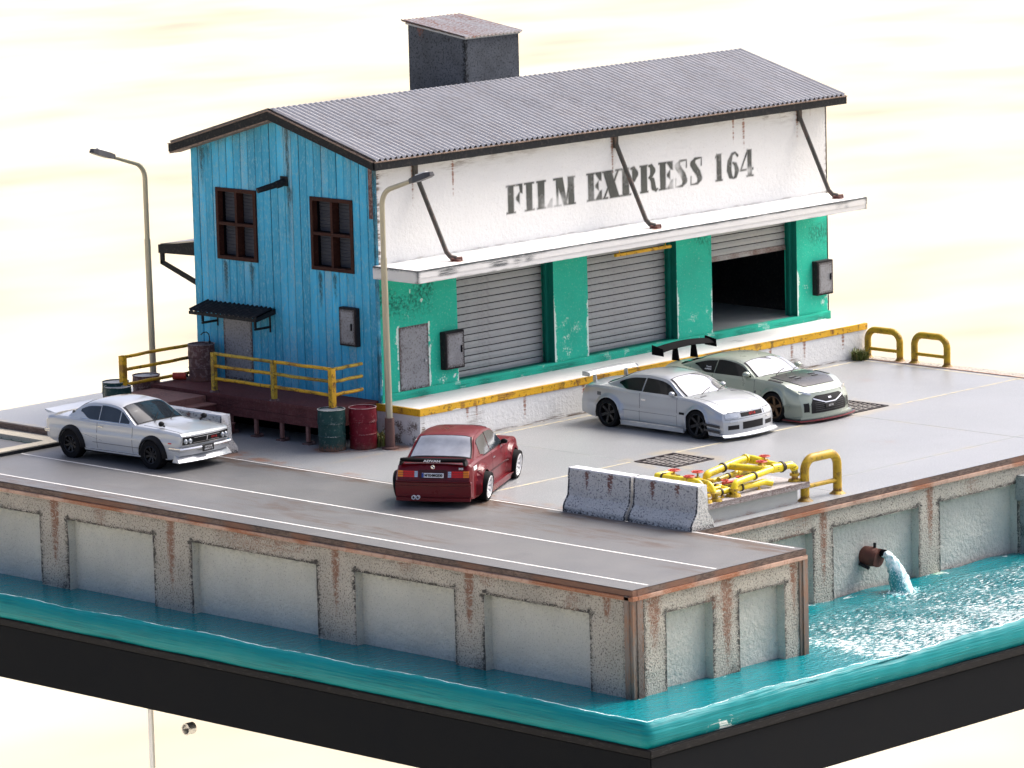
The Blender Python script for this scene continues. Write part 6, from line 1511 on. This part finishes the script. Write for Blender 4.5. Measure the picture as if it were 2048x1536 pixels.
# ---------------- classic silver coupe on the road
c = Car('classic_coupe', 'silver classic coupe with black flared arches and fender mirrors on the road', (-4.88,2.76,0), R(-87), dict(
    paint='classic_silver', tail=-2.20, nose=2.12,
    top=[(-2.20,.80),(-2.16,.885),(-1.9,.93),(-1.3,.955),(.6,.955),(1.2,.925),(1.8,.875),(2.05,.84),(2.10,.82),(2.12,.79)],
    sh=[(-2.20,.76),(-2.1,.84),(-1.4,.885),(-.6,.875),(.6,.875),(1.2,.865),(1.8,.835),(2.06,.80),(2.12,.76)],
    W=[(-2.20,.76),(-2.05,.80),(-1.3,.83),(0,.835),(1.2,.825),(1.8,.80),(2.05,.775),(2.12,.755)],
    bot=[(-2.20,.40),(-1.8,.30),(-1.0,.22),(1.0,.22),(1.8,.24),(2.12,.34)], prof=[(.0,.93),(.22,.95),(.45,.995),(.62,1.0),(.66,.985),(.80,.965),(.95,.94)],
    arch=[(1.28,.35),(-1.28,.35)], flare=[.0,.0], fw=.10, fs=.05, wz=.315, bowf=.10, bowr=.10, rakef=lambda z: .05*smooth01((z-.45)/.3), raker=lambda z: .04*smooth01((z-.5)/.3),
    tub=.55, bulge=3.0, roof=[(.86,.93),(.50,1.12),(.22,1.265),(.05,1.315),(-.35,1.345),(-.75,1.325),(-1.02,1.25),(-1.30,1.10),(-1.62,.935)],
    gw=[(.86,.76),(.2,.775),(-.6,.775),(-1.2,.76),(-1.62,.72)], crown=.03, tumble=.40, zbelt=.885, gx=(.86,.16,-.92,-1.62), gbow=.10))
for sg in (1, -1):
    c.sidewin(.20, -.42, sg, 'clear_glass', up=.05); c.sidewin(.58, .24, sg, 'clear_glass', up=.045, name='vent_window'); c.sidewin(-.45, -1.06, sg, 'clear_glass', up=.07, name='quarter_window', zlo=lambda u: .915+.13*smooth01((-.72-u)/.34))
    rect(c, 'window_trim', 'chrome', -1.05, .66, .898, .908, c.f_gside(sg), .012, 14)
    c.seams([.66, -.46], sg, .28, .86); c.mirror(1.42, .60, .96, sg, 'black_plastic', (.09,.065,.06), 'fender_mirror')
    for xw in (1.28, -1.28):
        c.wheel(xw, sg, .325, .25, 'rim_black', 'eight', .76, spokes=8, rimr=.20)
        g = MB(); V = []; F = []; m_ = 19     # bolted-on black arch
        for k in range(m_):
            a = -.12+(math.pi+.24)*k/(m_-1)
            for rr_, oo in ((.335,.07),(.36,.085),(.385,.06),(.43,.005)):
                x = xw+rr_*math.cos(a); z = .315+rr_*math.sin(a); V.append((x, sg*(float(c.yside(np.clip(x,-2.1,2.0), min(max(z,.25),.85)))+oo), z))
        for k in range(m_-1):
            for j in range(3): F.append((k*4+j,(k+1)*4+j,(k+1)*4+j+1,k*4+j+1))
        g.add(V, F); g.build('wheel_arch_flare', MATS['black_plastic'], c.t, smooth=60, world=False)
    rect(c, 'door_handle', 'chrome', -.42, -.26, .775, .80, c.f_side(sg), .018); rect(c, 'sill_trim', 'chrome', -.88, .88, .255, .27, c.f_side(sg), .01, 12)
    rect(c, 'side_crease', 'seam', -.60, .95, .42, .43, c.f_side(sg), .004, 16); rect(c, 'side_marker', 'lamp_red', 1.80, 1.90, .60, .625, c.f_side(sg), .008)
    us = list(np.linspace(-.92,-.30,8)); c.patch('side_crease', 'chrome', us, [.58-.10*k/7 for k in range(8)], [.587-.10*k/7 for k in range(8)], c.f_side(sg), .004, 1)
    g = MB(); g.lathe([(0,.0),(.05,.0),(.055,.02),(.05,.035)], (-1.30,sg*.70,1.0), 'y', 12); g.build('pillar_badge', MATS['seam'], c.t, world=False)
c.screen(.80, .20, 'clear_glass', 'windscreen', .05, .05); c.screen(-1.0, -1.48, 'clear_glass', 'rear_window', .07, .07)
g = MB()
for y0 in (-.42, .08): g.tube([(.98,y0,.955),(.80,y0+.22,1.0),(.66,y0+.42,1.075)], .010, 6)
g.build('wiper', MATS['black_plastic'], c.t, world=False)
ff = c.f_front()
rect(c, 'grille_frame', 'chrome', -.70, .70, .565, .765, ff, .006, 9, 4)
rect(c, 'grille', 'black_plastic', -.685, .685, .58, .75, ff, .012, 9, 4)
rect(c, 'grille_bar', 'chrome', -.40, .40, .718, .726, ff, .018, 7, 1); rect(c, 'grille_bar', 'chrome', -.40, .40, .606, .614, ff, .018, 7, 1); rect(c, 'grille_bar', 'chrome', -.012, .012, .61, .72, ff, .02, 2)
text_mesh('GT-R', .06, 'badge_red', c.t, frameM((float(c.warp(2.12,.2,.66))+.02, .22, .665), (0,1,0), (0,0,1)), 'badge', 1.3, off=.001)
for sg in (1, -1):
    for y in (.50,.62):
        g = MB(); x = float(c.warp(2.12, y, .665)); g.lathe([(0,.035),(.03,.03),(.048,.012),(.054,.02),(.056,.0)], (x+.012, sg*y, .665), 'x', 18); g.build('headlight', MATS['lamp_glass'], c.t, smooth=50, world=False)
def bumper(c, half, z0, z1, out, name, mt, front=True, wrap=.35):
    g = MB(); V = []; F = []; ys = np.linspace(-half, half, 21); x_ = c.n1 if front else c.n0; sx = 1 if front else -1; pts = []
    pts.append((x_-sx*(wrap), -half-.02)); 
    for y in ys: pts.append((float(c.warp(x_, y, .5))+sx*out, y))
    pts.append((x_-sx*(wrap), half+.02)); zm = (z0+z1)/2
    for (x, y) in pts: V += [(x-sx*.03,y*.98,z0),(x,y,z0+.015),(x+sx*.012,y*1.005,zm),(x,y,z1-.015),(x-sx*.03,y*.98,z1)]
    for i in range(len(pts)-1):
        for j in range(4): F.append((i*5+j,(i+1)*5+j,(i+1)*5+j+1,i*5+j+1))
    g.add(V, F); return g.build(name, MATS[mt], c.t, smooth=40, world=False)
bumper(c, .78, .44, .535, .07, 'front_bumper', 'chrome'); bumper(c, .78, .50, .60, .06, 'rear_bumper', 'chrome', False, .30)
g = MB(); V = []; F = []; ys = np.linspace(-.80,.80,21)
for y in ys: x = float(c.warp(2.12, y, .3)); V += [(x-.10,y*.97,.385),(x-.02,y,.30),(x+.06,y*1.02,.21),(x+.06,y*1.02,.195),(x-.16,y,.20)]
for i in range(20):
    for j in range(5): F.append((i*5+j,(i+1)*5+j,(i+1)*5+(j+1) % 5,i*5+(j+1) % 5))
F += [tuple(range(5)), tuple(100+j for j in range(4,-1,-1))]
g.add(V, F); g.build('front_spoiler', MATS['classic_silver'], c.t, smooth=30, world=False)
c.loc_box('number_plate', 'print_black', (2.19,-.17,.385), (2.21,.17,.525))
text_mesh('SKYLINE\n2000GT-R', .052, 'print_white', c.t, frameM((2.213,0,.455), (0,1,0), (0,0,1)), 'plate_lettering', 1.15)
g = MB(); V = []; F = []
for y in np.linspace(-.74,.74,15): V += [(-1.86,y,.945),(-2.22,y*.98,1.0),(-2.24,y*.98,.985),(-2.10,y,.93)]
for i in range(14):
    for j in range(4): F.append((i*4+j,(i+1)*4+j,(i+1)*4+(j+1) % 4,i*4+(j+1) % 4))
F += [(0,1,2,3),(59,58,57,56)]
g.add(V, F); g.build('tail_spoiler', MATS['classic_silver'], c.t, smooth=30, world=False)

for sg in (1,-1):
    us = list(np.linspace(0.9,2.04,12)); c.patch('bonnet_gap', 'seam', us, [sg*(0.66+(0.64-0.66)*k/11)-.004 for k in range(12)], [sg*(0.66+(0.64-0.66)*k/11)+.004 for k in range(12)], c.f_top(), .004, 1)
# ---------------- burgundy saloon seen from behind
c = Car('burgundy_saloon', 'burgundy two-door car seen from behind with black spoiler and white wheels', (-3.18,-5.62,0), R(30.3), dict(
    paint='burgundy', tail=-2.14, nose=2.12,
    top=[(-2.14,.80),(-2.11,.885),(-1.95,.915),(-1.4,.935),(-1,.935),(.8,.925),(1.3,.90),(1.8,.84),(2.05,.79),(2.12,.74)],
    sh=[(-2.14,.76),(-2.08,.85),(-1.4,.885),(-.6,.865),(.6,.85),(1.2,.84),(1.8,.80),(2.06,.745),(2.12,.70)],
    W=[(-2.14,.78),(-2.0,.83),(-1.3,.84),(0,.84),(1.2,.84),(1.8,.82),(2.05,.79),(2.12,.75)],
    bot=[(-2.14,.17),(-1.8,.15),(-1.0,.13),(1.0,.13),(1.8,.12),(2.12,.12)], prof=[(.0,.98),(.2,.99),(.45,1.0),(.60,1.0),(.70,.985),(.90,.955)],
    arch=[(1.28,.355),(-1.28,.355)], flare=[.085,.10], fw=.13, fs=.05, wz=.31, bowf=.09, bowr=.07, rakef=lambda z: -.02*z, raker=lambda z: -.07*smooth01((z-.45)/.45),
    tub=.60, bulge=3.2, roof=[(.92,.93),(.60,1.12),(.30,1.30),(.14,1.345),(-.35,1.372),(-.84,1.352),(-.98,1.32),(-1.25,1.13),(-1.56,.93)],
    gw=[(.92,.77),(.2,.78),(-.6,.78),(-1.2,.77),(-1.56,.74)], crown=.02, tumble=.37, zbelt=.865, gx=(.92,.20,-.94,-1.56), gbow=.08))
for sg in (1, -1):
    c.sidewin(.74, -.30, sg, 'clear_glass', up=.04); c.sidewin(-.34, -1.05, sg, 'clear_glass', up=.05, name='quarter_window', zlo=lambda u: .893+.05*smooth01((-.75-u)/.3))
    c.seams([.70, -.34], sg, .20, .85, 'seam_red'); c.mirror(.58, .80, .90, sg, 'black_plastic', (.07,.08,.055))
    for xw in (1.28, -1.28): c.wheel(xw, sg, .315, .27, 'rim_white', 'deep', .88 if xw < 0 else .87, camber=R(-7), spokes=10)
    rect(c, 'belt_trim', 'black_plastic', -1.05, .74, .872, .886, c.f_gside(sg), .010, 14); rect(c, 'rub_strip', 'seam_red', -.85, .85, .475, .50, c.f_side(sg), .012, 14)
    rect(c, 'side_skirt', 'burgundy', -.92, .92, .07, .20, c.f_side(sg), .08, 12, th=.09); rect(c, 'door_handle', 'chrome', -.28, -.12, .72, .74, c.f_side(sg), .014)
    rect(c, 'side_sticker', 'print_white', -1.92, -1.62, .735, .815, c.f_side(sg), .006, 4); rect(c, 'arch_lip', 'burgundy', -1.75, -.85, .70, .715, c.f_side(sg), .01, 9)
c.screen(.86, .22, 'clear_glass', 'windscreen', .05, .05); c.screen(-1.00, -1.50, 'rear_glass', 'rear_window', .06, .05)
fr = c.f_rear()
for sg in (1, -1):
    rect(c, 'tail_light', 'lamp_red', sg*.40, sg*.645, .625, .755, fr, .012, 5, 4); rect(c, 'turn_signal', 'lamp_amber', sg*.65, sg*.765, .625, .755, fr, .012, 4, 4); rect(c, 'reversing_light', 'lamp_glass', sg*.325, sg*.395, .63, .75, fr, .012, 3, 3)
    for k in range(2): rect(c, 'lamp_rib', 'seam_red', sg*.33, sg*.765, .665+.045*k, .670+.045*k, fr, .016, 7, 1)
rect(c, 'plate_recess', 'seam_red', -.30, .30, .59, .78, fr, .003, 5)
rect(c, 'number_plate', 'print_white', -.235, .235, .625, .715, fr, .018, 5); rect(c, 'plate_band', 'print_blue', .19, .235, .627, .713, fr, .022, 3)
xr = float(c.warp(-2.14, 0, .67))
text_mesh('M*KHMGE30', .078, 'print_black', c.t, frameM((xr-.028, -.02, .668), (0,-1,0), (0,0,1)), 'plate_lettering', .88, off=.003)
g = MB(); g.lathe([(0,-.012),(.042,-.012),(.045,0)], (float(c.warp(-2.14,0,.84))-.002, 0, .84), 'x', 20); bdg = g.build('roundel', MATS['chrome'], c.t, world=False)
g = MB(); x = float(c.warp(-2.14,0,.84))-.018
for k in range(4):
    P = [(x,0,.84)]+[(x,.034*math.cos(math.pi/2*k+math.pi/2*j/5),.84+.034*math.sin(math.pi/2*k+math.pi/2*j/5)) for j in range(6)]
    if k % 2 == 0: g.add(P, [tuple(range(7))])
g.build('roundel_quarters', MATS['print_blue'], bdg, world=False)
text_mesh('M3', .062, 'print_white', c.t, frameM((float(c.warp(-2.14,-.6,.80))-.012, -.60, .805), (0,-1,0), (0,0,1)), 'badge', 1.25, off=.002)
for z0, z1, o_ in ((.535,.555,.035),(.485,.50,.05),(.44,.455,.05),(.13,.20,.05)): rect(c, 'bumper_ridge', 'burgundy', -.80, .80, z0, z1, fr, o_, 15, 2, th=.05)
rect(c, 'bumper_gap', 'seam_red', -.78, .78, .56, .567, fr, .004, 15, 1)  # thin dark seam line above the rear bumper
bumper(c, .81, .20, .53, .02, 'rear_bumper', 'burgundy', False, .38)
g = MB()
for y in (.40,.31): g.lathe([(.030,.06),(.042,.06),(.042,-.02),(.030,-.02),(.030,.06)], (-2.22,y,.215), 'x', 18)
ex = g.build('exhaust_tips', MATS['print_white'], c.t, smooth=40, world=False)
g = MB(); g.box((-2.16,.24,.12),(-2.05,.48,.17)); g.build('exhaust_box', MATS['black_plastic'], c.t, world=False)
rect(c, 'fog_light', 'seam_red', -.46,-.34,.28,.295,fr,.03,3)
# boot spoiler
g = MB(); V = []; F = []; ys = np.linspace(-.70,.70,17)
for y in ys: b_ = .03*(abs(y)/.70)**3; V += [(-1.90,y*.97,1.0),(-2.10+b_,y,1.02),(-2.14+b_,y,1.0),(-2.13+b_,y,.945),(-1.98,y,.955)]
for i in range(16):
    for j in range(5): F.append((i*5+j,(i+1)*5+j,(i+1)*5+(j+1) % 5,i*5+(j+1) % 5))
F += [tuple(range(5)), tuple(80+j for j in range(4,-1,-1))]
g.add(V, F); spw = g.build('boot_spoiler', MATS['matte_black'], c.t, smooth=30, world=False)
for sg in (1,-1):
    g = MB(); g.hexa([(-2.12,sg*.67,.88),(-1.90,sg*.67,.89),(-1.90,sg*.72,.88),(-2.12,sg*.72,.87),(-2.13,sg*.65,.97),(-1.92,sg*.65,.97),(-1.92,sg*.70,.97),(-2.13,sg*.70,.97)]); g.build('spoiler_foot', MATS['black_plastic'], spw, world=False)
text_mesh('ADVAN', .062, 'print_white', spw, frameM((-2.150,0,.975), (0,-1,0), (0.1,0,1)), 'lettering', 1.7, off=.002)
# seats glimpsed through the side glass are dark; roof gutter
rect(c, 'bonnet_line', 'seam_red', 1.02, 1.03, -.70, .70, c.f_top(), .004, 2, 8)
